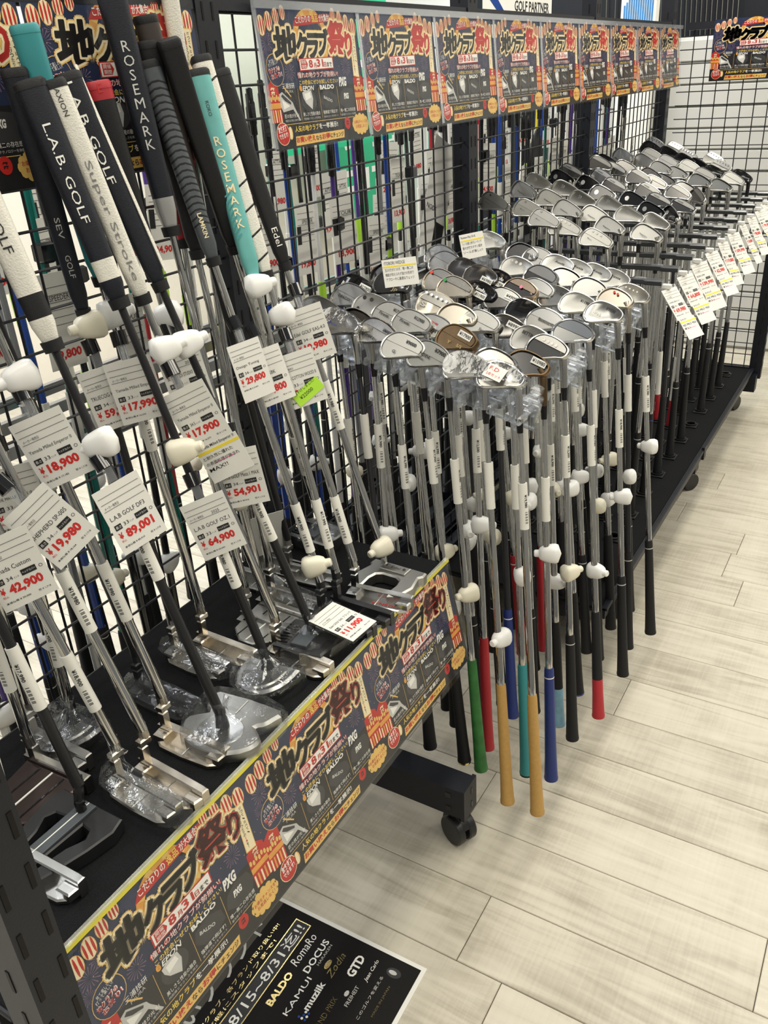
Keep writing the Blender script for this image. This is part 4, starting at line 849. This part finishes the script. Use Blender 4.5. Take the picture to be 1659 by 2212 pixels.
WP = [(1.407,0.981,1.037),(1.394,0.924,1.023),(1.385,0.865,1.009),(1.378,0.820,0.998),(1.376,0.775,0.987),(1.540,0.967,1.033),(1.534,0.907,1.019),(1.287,0.925,1.023),(1.262,0.863,1.008),(1.287,0.844,1.004),(1.281,0.797,0.992),(1.267,0.732,0.977),(1.269,0.682,0.965),(1.391,0.736,0.978),(1.377,0.682,0.965),(1.505,0.790,0.991),(1.484,0.734,0.977),(1.490,0.687,0.966),(1.511,0.642,0.955),(1.499,0.584,0.941),(1.482,0.545,0.932),(1.337,0.589,0.943),(1.376,0.544,0.932),(1.278,0.615,0.949),(1.292,0.557,0.935),(1.782,0.944,1.028),(1.766,0.901,1.017),(1.640,0.849,1.005),(1.628,0.809,0.995),(1.760,0.851,1.006),(1.750,0.806,0.995),(1.755,0.769,0.986),(1.646,0.764,0.985),(1.656,0.710,0.972),(1.744,0.710,0.972),(2.024,0.907,1.019),(2.013,0.815,0.997),(2.016,0.774,0.987),(1.895,0.778,0.988),(1.882,0.715,0.973),(1.778,0.686,0.966),(1.778,0.637,0.954),(2.007,0.722,0.975),(2.017,0.679,0.964),(2.026,0.635,0.954),(2.035,0.592,0.943),(1.919,0.672,0.963),(1.911,0.608,0.947),(1.777,0.589,0.943),(1.772,0.530,0.929),(1.618,0.602,0.946),(1.607,0.539,0.931),(1.630,0.652,0.958),(1.887,0.541,0.931),(1.957,0.524,0.927)]
def pr(s, u=.024, v=.009): return (s, u, v, .0075, .026, 'ink', True)
def nm(s, u=.058, v=-.004, w=.028, m='ink', h=.006): return (s, u, v, h, w, m, False)
SA, CH_, BL, DC, BZ, CP = ('bright', 'satin', 'satin'), ('chrome', 'nickel', 'bright'), ('gloss_black', 'gloss_black', 'black_metal'), ('dark_chrome', 'dark_chrome', 'gun'), ('bronze', 'bronze', 'bronze'), ('champagne', 'champagne', 'nickel')  # SA: lighter rim metal puts the edges' reflection into the colour
WD = {1: (BL, 'flat', [nm('BALDO', .066, -.002, .034, 'p_white', .008), pr('¥12900')], 'gloss black wedge with white brand lettering'),
 2: (('gun', 'nickel', 'nickel'), 'muscle', [nm('BALDO', .06, -.008, .03)], 'grey satin wedge beside the black lettered wedge'),
 3: (SA, 'flat', [(None, .06, .014, .004, .004, 'dark_chrome', False), (None, .044, .016, .004, .004, 'dark_chrome', False), (None, .062, -.010, .003, .003, 'dark_chrome', False), (None, .044, -.014, .003, .003, 'dark_chrome', False)], 'satin wedge with four round screw dots'),
 4: (SA, 'muscle', [nm('Piretti', .06, -.004, .022), ('¥12900', .036, .012, .007, .024, 'ink', False)], 'satin script-lettered wedge nearer the mesh of two priced 12900'), 5: (SA, 'muscle', [nm('Piretti', .06, -.004, .022), ('¥12900', .036, .012, .007, .024, 'ink', False)], 'satin script-lettered wedge nearer the aisle of two priced 12900'),
 6: (DC, 'cavity', [], 'dark chrome wedge behind the handwritten wedge card'), 7: (DC, 'flat', [pr('¥19900', .034, .010), nm('JP', .03, -.012, .014, 'p_cream', .010)], 'dark wedge with white sticker 19900'),
 8: (SA, 'flat', [(None, .05, .012, .004, .004, 'gun', False)], 'satin wedge with one screw behind a price tag'), 9: (CH_, 'flat', [nm('+—', .055, -.004, .02, 's_blue'), (None, .03, .014, .0045, .0045, 'gun', False)], 'chrome wedge with small blue cross mark'),
 10: (('nickel', 'dark_chrome', 'nickel'), 'cavity', [nm('G', .064, -.002, .008)], 'nickel wedge with dark cavity and letter G'), 11: (CH_, 'low', [nm('EPON', .055, -.012, .024), ('¥4980', .024, .010, .007, .02, 'ink', False)], 'chrome wedge with faceted bar over its cavity'),
 12: (SA, 'muscle', [('¥9000', .034, .011, .007, .022, 'ink', False), nm('G', .05, -.014, .006)], 'satin wedge with dark round corner marked 9000'), 13: (SA, 'muscle', [nm('EPON', .062, -.003, .03), ('¥7900', .03, .013, .008, .024, 'ink', False), nm('FORGED', .055, -.010, .014, 'ink', .003)], 'satin brand-lettered wedge with marked price 7900'),
 14: (CH_, 'muscle', [nm('ITOBORI', .055, .010, .024, 'ink_red', .004), nm('MTI', .05, -.004, .03)], 'chrome wedge with thin red lettering'), 15: (BZ, 'muscle', [pr('¥17900', .036, .012), nm('Y', .05, -.012, .008, 'gold'), nm('S/S', .028, -.010, .012, 'gold')], 'bronze wedge with white sticker 17900'),
 16: (CP, 'holes', [nm('S', .066, -.012, .012, 'satin', .010)], 'champagne wedge with a row of five dark holes'), 17: (CP, 'cavity', [], 'champagne wedge with deep dark cavity'), 18: (SA, 'muscle', [nm('Suci', .03, -.012, .018)], 'satin wedge with curved plate and handwritten name'),
 19: (DC, 'flat', [pr('¥8990', .036, .010)], 'dark wedge with white sticker 8990 beside the bold-named wedge'), 20: (SA, 'flat', [nm('BETTINARDI', .060, .006, .045, 'ink', .007)], 'satin wedge with bold black name and hexagon'), 21: (('bright', 'black_metal', 'satin'), 'low', [(None, .05 - .009 * i, .015, .003, .003, 'dark_chrome', False) for i in range(4)], 'two-tone wedge with four screw dots'),
 22: (CH_, 'cavity', [nm('MIURA', .03, .0, .02)], 'bright wedge with square window cavity'), 23: (('bronze', 'dark_chrome', 'bronze'), 'cavity', [pr('¥10980', .030, .014)], 'bronze cavity wedge with white sticker 10980'),
 24: (CH_, 'flat', [], 'film-wrapped chrome wedge beside the noted one'), 25: (CH_, 'flat', [('¥19800', .03, .014, .006, .024, 'ink', False)], 'film-wrapped chrome wedge with a red handwritten note'),
 26: (CH_, 'muscle', [], None), 27: (CH_, 'muscle', [], None), 28: (CP, 'low', [(None, .066, .010, .004, .004, 'dot_red', False)], 'champagne wedge with a red dot sticker'), 29: (CP, 'low', [(None, .066, .010, .004, .004, 'dot_green', False)], 'champagne wedge with a green dot sticker'),
 30: (DC, 'flat', [pr('¥7980', .03, -.002)], None), 31: (DC, 'flat', [pr('¥6980', .03, -.002)], None), 32: (BL, 'flat', [nm('RomaRo', .045, .008, .024, 'p_white', .008), pr('¥11900', .040, -.004)], None), 33: (BL, 'flat', [nm('RomaRo', .045, .008, .024, 'p_white', .008), pr('¥11900', .040, -.004)], None),
 34: (DC, 'muscle', [pr('¥4900', .034, .010)], 'dark ridged wedge with white sticker 4900'), 35: (('rose_gold', 'dark_chrome', 'rose_gold'), 'low', [(None, .036, .010, .004, .004, 'flower', False), (None, .052, -.010, .004, .004, 'flower', False), (None, .04, -.012, .003, .003, 'flower', False)], 'rose gold wedge with pink flowers'),
 36: (SA, 'flat', [nm('DAZZLE DAZZLE', .052, .010, .036, 'p_white', .005)], 'satin wedge hanging alone highest by the rack post'), 37: (('chrome', 'dark_chrome', 'chrome'), 'cavity', [], None), 38: (SA, 'muscle', [], None), 39: (SA, 'flat', [(None, .056 - .012 * i, .014, .004, .004, 'dark_chrome', False) for i in range(3)], 'satin wedge with three screw dots'),
 40: (('chrome', 'dark_chrome', 'gun'), 'muscle', [], None), 41: (('bright', 'gun', 'bright'), 'muscle', [], None), 42: (('bright', 'gun', 'bright'), 'flat', [('¥7980', .034, .010, .007, .02, 'ink', False)], 'two-tone silver wedge marked 7980 behind the broad bright wedge'),
 43: (SA, 'flat', [nm('Axxis', .044, .008, .026)], None), 44: (SA, 'flat', [nm('Axxis', .044, .008, .026)], None), 45: (SA, 'flat', [nm('Axxis', .044, .008, .026)], None), 46: (SA, 'flat', [nm('Axxis', .044, .008, .026)], None),
 47: (('bright', 'dark_chrome', 'bright'), 'cavity', [], None), 48: (('bright', 'gun', 'bright'), 'cavity', [], None), 49: (SA, 'flat', [('¥11900', .034, .010, .007, .024, 'ink', False)], 'satin wedge marked 11900 beside a two-tone one'), 50: (('bright', 'gun', 'satin'), 'flat', [('¥9990', .036, .012, .008, .022, 'ink', False), nm('405', .058, -.006, .02, 'p_white')], 'two-tone silver wedge marked 9990'),
 51: (CH_, 'muscle', [nm('Bettinardi', .05, -.002, .036)], 'broad bright wedge with a name plate'), 52: (('chrome', 'gun', 'chrome'), 'muscle', [], 'chrome wedge with dark diagonal groove'), 53: (('chrome', 'gloss_black', 'chrome'), 'flat', [], 'chrome wedge with black back half hidden by the broad one'),
 54: (CP, 'cavity', [(None, .046, .018, .003, .003, 'dot_red', False), (None, .036, .017, .003, .003, 'dot_red', False)], 'champagne wedge with two red dots'), 55: (SA, 'flat', [(None, .056 - .010 * i, .016, .0022, .0022, 'p_white', False) for i in range(4)] + [(None, .056 - .009 * i, -.010, .002, .002, 'p_white', False) for i in range(5)], 'satin wedge with rows of white dots beside the iron tags')}
WG = {25: ('gold_rubber', 'gold_rubber', 'plain'), 24: ('gold_rubber', 'gold_rubber', 'plain'), 23: ('blue_rubber', 'p_white', 'ring'), 22: ('teal_dark', 'rubber', 'cap'), 13: ('green_rubber', 'rubber', 'plain'), 15: ('red_rubber', 'rubber', 'plain'), 20: ('sky_rubber', 'rubber', 'two'), 52: ('red_rubber', 'rubber', 'two'), 12: ('rubber', 'gold', 'cap'), 18: ('blue_rubber', 'p_white', 'ring'), 33: ('red_rubber', 'p_white', 'ring'), 51: ('rubber', 's_blue', 'cap'), 35: ('red_rubber', 'rubber', 'plain')}
WL = .852
for i, (cx, cy, cz) in enumerate(WP, 1):
    mats, cav, items, label = WD[i]; loft = 40 + (i * 7) % 8
    grp = 'wedges in the clear hanger hooks'
    if label is None: label = {26: 'plain chrome wedge nearest the mesh', 27: 'plain chrome wedge second from the mesh', 30: 'dark wedge with low white sticker between chrome and dark', 31: 'dark wedge with low white sticker between two dark wedges', 32: 'gloss black script wedge beside the rose gold wedge', 33: 'gloss black script wedge beside the dark 4900 wedge', 37: 'chrome wedge with hollow dark back near the rack post', 38: 'plain satin wedge with step plate near the iron stand',
        40: 'chrome wedge with dark lower plate beside the three-dot wedge', 41: 'bright wedge with grey curved plate', 43: 'satin script wedge of four, fourth from the aisle', 44: 'satin script wedge of four, third from the aisle', 45: 'satin script wedge of four, second from the aisle', 46: 'satin script wedge of four, first from the aisle', 47: 'bright wedge with dark oval hollow', 48: 'bright wedge with grey oval hollow'}[i]
    hx, hy, hz = cx + .000, min(cy - .030, .890), cz - .018
    lx = .105 + random.uniform(-.035, .03); ly = .115 + random.uniform(-.02, .02)
    if i in (24, 25): lx, ly = .147, .13
    ax = Vector((lx, ly, 1)).normalized(); yaw = random.uniform(-7, 7)
    root = frame(Vector((hx, hy, hz)) - ax * WL, ax, RZ(yaw).to_3x3() @ Vector((0, -1, 0)))
    t = thing('wedge', label, 'golf club', root, group=grp)
    H = TR(0, 0, WL); put('club_head', head_mesh('wedge', loft, cav, mats), t, None, H); head_text(t, items, loft, H, -.0172 + {'flat': 0, 'muscle': -.0016, 'cavity': 0, 'low': -.0015, 'holes': -.003}[cav])
    put('ferrule', FERR, t, None, H)
    put('shaft', shaft_mesh(WL - .30, 'shaft_steel' if i % 9 else 'black_metal', True), t, (0, 0, .245))
    g = WG.get(i, ('rubber', 'p_silver', 'ring') if i % 4 else ('rubber', 'rubber', 'plain')); put('grip', grip_mesh(*g), t)
    put('shaft_label', LABELS[i % 6], t, None, TR(0, 0, WL - .235 - .02 * (i % 3)) @ RZ(-35 + 14 * (i % 5)))
    if i not in (1, 6, 26, 36, 2, 8, 30) and i % 7 != 4: security(t, TR(.002, -.004, .36 + .05 * ((i * 5) % 4)) @ RZ((i * 67) % 360), 'cream_plastic' if i % 4 == 1 else 'white_plastic')
    if i in (24, 25, 9):
        o = catmull(WEDGE, 3); mp = head_map(loft); b = MB(); rn = random.Random(i)
        b.loft([[Vector(mp(p[0], p[1], w)) + Vector((rn.uniform(-.0005, .0005),) * 3) for p in scaled(o, s)] for s, w in ((1.0, .003), (1.08, -.004), (1.08, -.016), (.9, -.0225), (.3, -.021))]); b.build('film_wrap', 'film', t, None, H, ang=15)
    if i == 25:
        mp = head_map(loft); b = MB(); q = lambda a, c, e: mp(.064 - a, -.017 + c, -.0232 - e)
        b.add([q(0, 0, 0), q(.036, 0, 0), q(.038, .030, 0), q(.002, .030, 0)], [(0, 1, 2, 3)], 0); text(b, 'F.D', .006, .017, .008, 0, 1, w=.018, mp=lambda a, c, e: q(a, c, .0005)); text(b, '2本セット', .005, .005, .007, 0, 1, w=.028, mp=lambda a, c, e: q(a, c, .0005))
        b.build('note', ['label', 'ink_red'], t, None, H, smooth=False)
def hand_card(mtx, label, lines, w=.075, h=.055):
    t = thing('handwritten_card', label, 'card', mtx); MB().box((0, h / 2, 0), (w, h, .0006)).build('card', 'card', t, smooth=False)
    b = MB(); b.box((0, h * .74, .0005), (w * .96, .0032, .0003), 1)
    for i, s in enumerate(lines): text(b, s, -w * .44, h * .80 if i == 0 else h * (.56 - .17 * (i - 1)), .0065, .0006, 0, w=w * (.6 if i == 0 else .82))
    b.build('writing', ['ink', 'ink_yellow'], t, smooth=False)
hand_card(TR(1.515, .875, 1.018) @ RZ(-40) @ RX(72), 'handwritten card with yellow line behind the dark 19900 wedge', ('ITOBORI WEDGE', '五の刃が3つ5す、唯一無二の', '機能が抑えられず抜けの形状で', 'アプローチに最適なウェッジ'))
hand_card(TR(1.80, .845, 1.022) @ RZ(-20) @ RX(75), 'handwritten card with yellow line beside the rack post', ('Romaro Ray SX-R', 'フェースを開いた時でもリーディング', '寄せが打ちやすい設計', 'ソールが美しい!'))

# ------------------------------------------------------------------ irons on the stand
ZP = .170
stand = thing('iron_stand', 'low black carpeted stand of irons with rows of round sockets', 'stand')
MB().box((2.84, .72, ZP - .004), (2.09, .455, .008)).build('carpet', 'carpet', stand, smooth=False)
for n_, y_, z_, h_ in (('front_edge', .489, ZP - .012, .034), ('front_lip', .484, ZP + .001, .010)): MB().bbox((2.84, y_, z_), (2.10, .012, h_), .002).build(n_, 'rack', stand, smooth=False)
MB().box((2.84, .955, ZP - .012), (2.10, .012, .034)).build('back_edge', 'rack', stand, smooth=False)
MB().box((2.84, .72, ZP - .024), (2.05, .44, .012)).build('tray', 'rack', stand, smooth=False)
MB().box((2.905, .481, ZP - .008), (.03, .010, .046)).build('joint_cover', 'rack', stand, smooth=False)
SOCK = MB(); SOCK.bbox((0, 0, .003), (.046, .046, .006), .001); SOCK.lathe([(.021, .006), (.021, .012), (.0155, .012), (.0155, .006)], 16); SOCK = SOCK.mesh('socket', ['black_plastic'])
ROW = ((SA, 'muscle', 'satin muscle-back iron of the set nearest the wedges'), (('bright', 'satin', 'satin'), 'cavity', 'satin iron with shallow rounded back in the second set'), (('bright', 'satin', 'bright'), 'flat', 'satin blade iron with brushed flat back in the third set'),
       (('chrome', 'gloss_black', 'bright'), 'cavity', 'chrome iron with black cavity and round copper badge'), (('chrome', 'dark_chrome', 'satin'), 'low', 'chrome iron with black band and pale sole bar, fifth set'), (('chrome', 'dark_chrome', 'satin'), 'low', 'chrome iron with dark cavity and bright sole in the sixth set'),
       (('chrome', 'dark_chrome', 'bright'), 'cavity', 'polished iron with dark hollow cavity in the seventh set'), (('bright', 'gun', 'bright'), 'cavity', 'bright iron with grey cavity in the eighth set'), (SA, 'muscle', 'satin iron standing beside the black irons'),
       (('gloss_black', 'gloss_black', 'black_metal'), 'flat', 'gloss black iron in the set near the end panel'), (('satin', 'satin', 'bright'), 'holes', 'satin iron with small dark holes against the end panel'))
IG = {2: ('rubber', 's_blue', 'ring'), 6: ('red_rubber', 'p_white', 'two')}
for r in range(11):
    X0 = 2.134 + .160 * r; mats, cav, label = ROW[r]
    hb = thing('iron_bar', 'dark steel bar steadying irons, %s from the wedges' % ORD[r], 'bar', TR(X0, .50, .918), group='bars over the iron stand')
    for q in (-1, 1): MB().bbox((q * .0075, .228, 0), (.006, .452, .012), .001).build('rail', 'dark_bar', hb, smooth=False)
    MB().bbox((0, .02, -.001), (.028, .045, .012), .002).build('end_plate', 'dark_bar', hb, smooth=False)
    MB().bbox((0, .055, .004), (.016, .03, .010), .003).build('clear_stop', 'acrylic', hb)
    b = MB(); b.bbox((0, -.012, -.010), (.012, .022, .012), .002); b.build('tag_joint', 'white_plastic', hb)
    for j in range(6):
        yy = .575 + .066 * j; sd = (-.023 if j % 2 else .023)
        put('socket', SOCK, stand, (X0 + sd, yy, ZP))
        if (r == 0 and j == 0) or (r in (6, 10) and j == 0) or (r == 8 and j == 5): continue
        Lh = .795 + .0215 * j + .004 * (r % 3); 
        t = thing('iron', label + ', %s from the aisle' % ORD[j], 'golf club', TR(X0 + sd, yy, ZP + .010) @ RX(random.uniform(-1.2, 1.2)) @ RY(random.uniform(-1.2, 1.2)) @ RZ(random.uniform(-9, 9) + (-48 if j == 0 and r in (3, 5, 6) else 0)), group='irons in row %s of the stand' % ('one two three four five six seven eight nine ten eleven'.split()[r]))
        loft = 45 - 4 * j; H = TR(0, 0, Lh)
        put('club_head', head_mesh('iron', loft, cav, mats, 3), t, None, H); put('ferrule', FERR, t, None, H)
        it = {0: [(None, .056 - .012 * q, .016, .003, .003, 'gun', False) for q in range(1 + (j < 3) * 2)] + [nm('+—', .06, -.006, .014, 'ink', .003)], 1: [nm('Shapers', .056, -.006, .024, 'ink', .004)], 2: [('59', .052, .004, .010, .010, 'ink_grey', False)], 3: [(None, .058, .002, .0075, .0065, 'bright', False), (None, .058, .002, .005, .004, 'bronze', False)], 4: [nm('FORGED', .06, .012, .02, 'ink', .003)]}.get(r, [])
        if it: head_text(t, it, loft, H, {0: -.0188, 3: -.0125, 4: -.0195}.get(r, -.0165))
        put('shaft', shaft_mesh(Lh - .30, 'black_metal' if r == 3 and j < 2 else 'shaft_steel', True), t, (0, 0, .245))
        g = IG.get(r if (r != 6 or j < 4) else -1, ('rubber', 'p_silver', 'ring') if r % 3 else ('rubber', 'rubber', 'plain')); put('grip', grip_mesh(*g), t)
        if r in (1, 2, 4, 5) and j == 1:
            b = MB(); text(b, ('DOCUS', 'EPON', 'ENVY', 'elite')[r % 4], 0, 0, .007, 0, 0, w=.03, bold=.03, mp=lambda a, c, q_: (c - .0035, -.0122, .20 - a)); b.build('grip_lettering', 'p_white', t, smooth=False)
IP = ('69,980', '64,800', '139,990', '62,980', '119,800', '109,990', '110,000', '98,800', '79,980', '50,980', '59,980')
for r in range(11):
    m = TR(2.134 + .160 * r + .004, .484, .902) @ RZ(-20) @ RX(54 + random.uniform(-5, 5)) @ RY(random.uniform(-14, 14)) @ RZ(random.uniform(-3, 3))
    price_tag(m, ('5-9,PW 5本セット', 'アイアン 6本セット', 'IRON 5-PW')[r % 3], IP[r], 'long price tag reading %s on the %s iron bar from the wedges' % (IP[r], ORD[r]), w=.058, h=.084, sub=IP[r], clip=False, two=('スペック', 'NS PRO 950', '硬さ S'), group='tags along the iron stand')

# ------------------------------------------------------------------ loose shafts and their cards behind the mesh
SC = (('s_blue', 'blue'), ('s_white', 'white'), ('s_black', 'black'), ('s_purple', 'purple'), ('s_green', 'green'), ('s_grey', 'grey'), ('s_orange', 'orange'), ('s_red', 'dark red'), ('s_yellow', 'yellow'))
def sleeve_mesh(): return MB().lathe([(.0052, -.02), (.0075, -.018), (.0075, .0), (.0085, .003), (.0085, .040), (.0068, .044), (.0068, .066), (.0045, .068)], 10).mesh('tip_sleeve', ['gloss_black'])
TIP = sleeve_mesh(); CLP = MB().bbox((0, 0, 0), (.024, .022, .030), .004).mesh('clip', ['gloss_black'])
LSH = {m: MB().lathe([(.0074, 0), (.0046, .80)], 8).mesh('shaft', [m]) for m, _ in SC}; LW = MB().lathe([(.0082, 0), (.0078, .11)], 8).mesh('shaft_label', ['label']); LGR = MB().lathe([(.0072, 0), (.0072, .05)], 8).mesh('green_label', ['ink_green'])
def card_mesh(i):
    b = MB(); b.box((0, -.07, 0), (.062, .14, .0008), 0); z = -.0006
    F = lambda a, c, e: (a, -c * 0 - .0007, c)
    b = MB(); b.box((0, 0, -.07), (.062, .0008, .14), 0)
    for q in range(6): b.box((0, -.0006, -.02 - .011 * q), (.05, .0003, .0006), 1)
    b.box((-.022, -.0006, -.062), (.012, .0003, .035), 1)
    text(b, ('TOUR', 'ATTAS', 'SPEEDER', 'DIAMANA')[i % 4], -.012, -.04, .008, 0, 1, w=.034, mp=F); text(b, ('13,900', '9,980', '19,800', '24,900')[i % 4], -.022, -.128, .016, 0, 2, w=.046, bold=.04, mp=F)
    return b.mesh('price_card', ['card', 'ink', 'ink_red'], False)
CARDS = [card_mesh(i) for i in range(4)]
cnt = 0
for row, yy in enumerate((1.075, 1.17, 1.27)):
    n = 54
    for i in range(n):
        x = .42 + .064 * i + .022 * row + random.uniform(-.012, .012)
        if row == 1 and i % 4 == 1: continue
        if any(abs(x - p) < .05 for p in PX): continue
        m, cn = SC[random.choices(range(9), (5, 6, 8, 2, 3, 4, 1, 2, 1))[0]]
        top = 1.30 + .035 * row + random.uniform(-.05, .05); zb = top - 1.065
        t = thing('golf_shaft', '%s loose golf shaft behind the mesh, %s row%s%s%s' % (cn, ('front', 'middle', 'back')[row], ', black clip' if i % 3 == 0 else '', ', green label' if i % 5 == 2 else '', ', security tag' if i % 2 == 0 else ''), 'golf shaft', TR(x, yy, zb) @ RX(random.uniform(-1.5, 1)) @ RY(random.uniform(-1.5, 1.5)), group='loose shafts behind the mesh')
        put('shaft', LSH[m], t, (0, 0, .24)); put('tip_sleeve', TIP, t, (0, 0, 1.035)); put('grip', grip_mesh(*(('rubber', 'p_silver', 'ring') if cnt % 3 else ('rubber', 'rubber', 'plain'))), t)
        put('shaft_label', LW, t, (0, 0, .60 + .03 * (i % 3)))
        if i % 3 == 0: put('clip', CLP, t, (.004, -.006, .92 - .1 * (i % 2)))
        if i % 5 == 2: put('green_label', LGR, t, None, TR(0, 0, .74) @ Matrix.Scale(1.15, 4))
        if i % 2 == 0: security(t, TR(.002, -.003, .33 + .11 * random.random()) @ RZ(random.uniform(0, 360)), 'cream_plastic' if i % 3 == 0 else 'white_plastic')
        if (i + row) % 2 == 0:
            c = put('price_card', CARDS[cnt % 4], None, None, TR(x + .012, yy - .018, top - .085 - random.uniform(0, .10)) @ RZ(random.uniform(-25, 10)) @ RY(random.uniform(-5, 5)))
            tag(c, 'white price card reading %s beside a %s loose shaft, %s row' % (('13,900', '9,980', '19,800', '24,900')[cnt % 4], cn, ('front', 'middle', 'back')[row]), 'price card', 'price cards behind the mesh')
        cnt += 1
bk = thing('shaft_stand', 'dark steel stand holding the loose shafts behind the mesh', 'stand')
for yy in (1.045, 1.12, 1.22, 1.32):
    for z in (.92, .24): MB().box((2.1, yy, z), (3.5, .012, .02)).build('rail', 'grey_steel' if z > .5 else 'rack', bk, smooth=False)
MB().box((2.1, 1.18, .215), (3.5, .36, .018)).build('base', 'rack', bk, smooth=False)
for x in (.38, 2.1, 3.82):
    for z in (.92, .24): MB().box((x, 1.18, z), (.03, .36, .02)).build('cross_rail', 'rack', bk, smooth=False)
    MB().box((x, 1.34, .60), (.03, .03, .78)).build('upright', 'rack', bk, smooth=False)
    MB().box((x, 1.18, .10), (.04, .34, .2)).build('foot', 'rack', bk, smooth=False)
# flags / head covers among the shafts
dv = thing('head_cover', 'quilted black head cover bag leaning behind the mesh post', 'head cover', TR(2.74, 1.09, .86) @ RY(8))
cb = MB(); cb.loft([[(.055 * s * math.cos(a), .03 * s * math.sin(a), z) for a in (2 * math.pi * q / 16 for q in range(16))] for s, z in ((.5, 0), (.9, .05), (1, .14), (.85, .24), (.45, .34), (.1, .37))]); cb.build('cover', 'rubber', dv)
for q in range(5): MB().path([(-.05, -.02, .06 + .045 * q), (0, -.0325, .08 + .045 * q), (.05, -.02, .10 + .045 * q)], .0018, 6).build('seam', 'grey_steel', dv)
nf = thing('shop_flyer', 'white flyer standing aslant beside the rack post behind the mesh', 'flyer', TR(1.93, 1.03, 1.02) @ RY(24) @ RX(90))
MB().box((0, .12, 0), (.12, .26, .001)).build('sheet', 'paper', nf, smooth=False); b = MB(); text(b, 'NODE', -.05, .08, .012, .001, 0, w=.05); b.box((.03, .03, .001), (.05, .06, .0004)); b.build('print', 'ink', nf, smooth=False)
yc = thing('display_board', 'dark green board with yellow top behind the loose shafts', 'board', TR(1.72, 1.45, .0))
MB().box((0, 0, .58), (.085, .01, 1.16)).build('board', 'grey_rubber', yc, smooth=False); MB().box((0, -.006, 1.11), (.085, .004, .10)).build('yellow_band', 'yellow', yc, smooth=False)
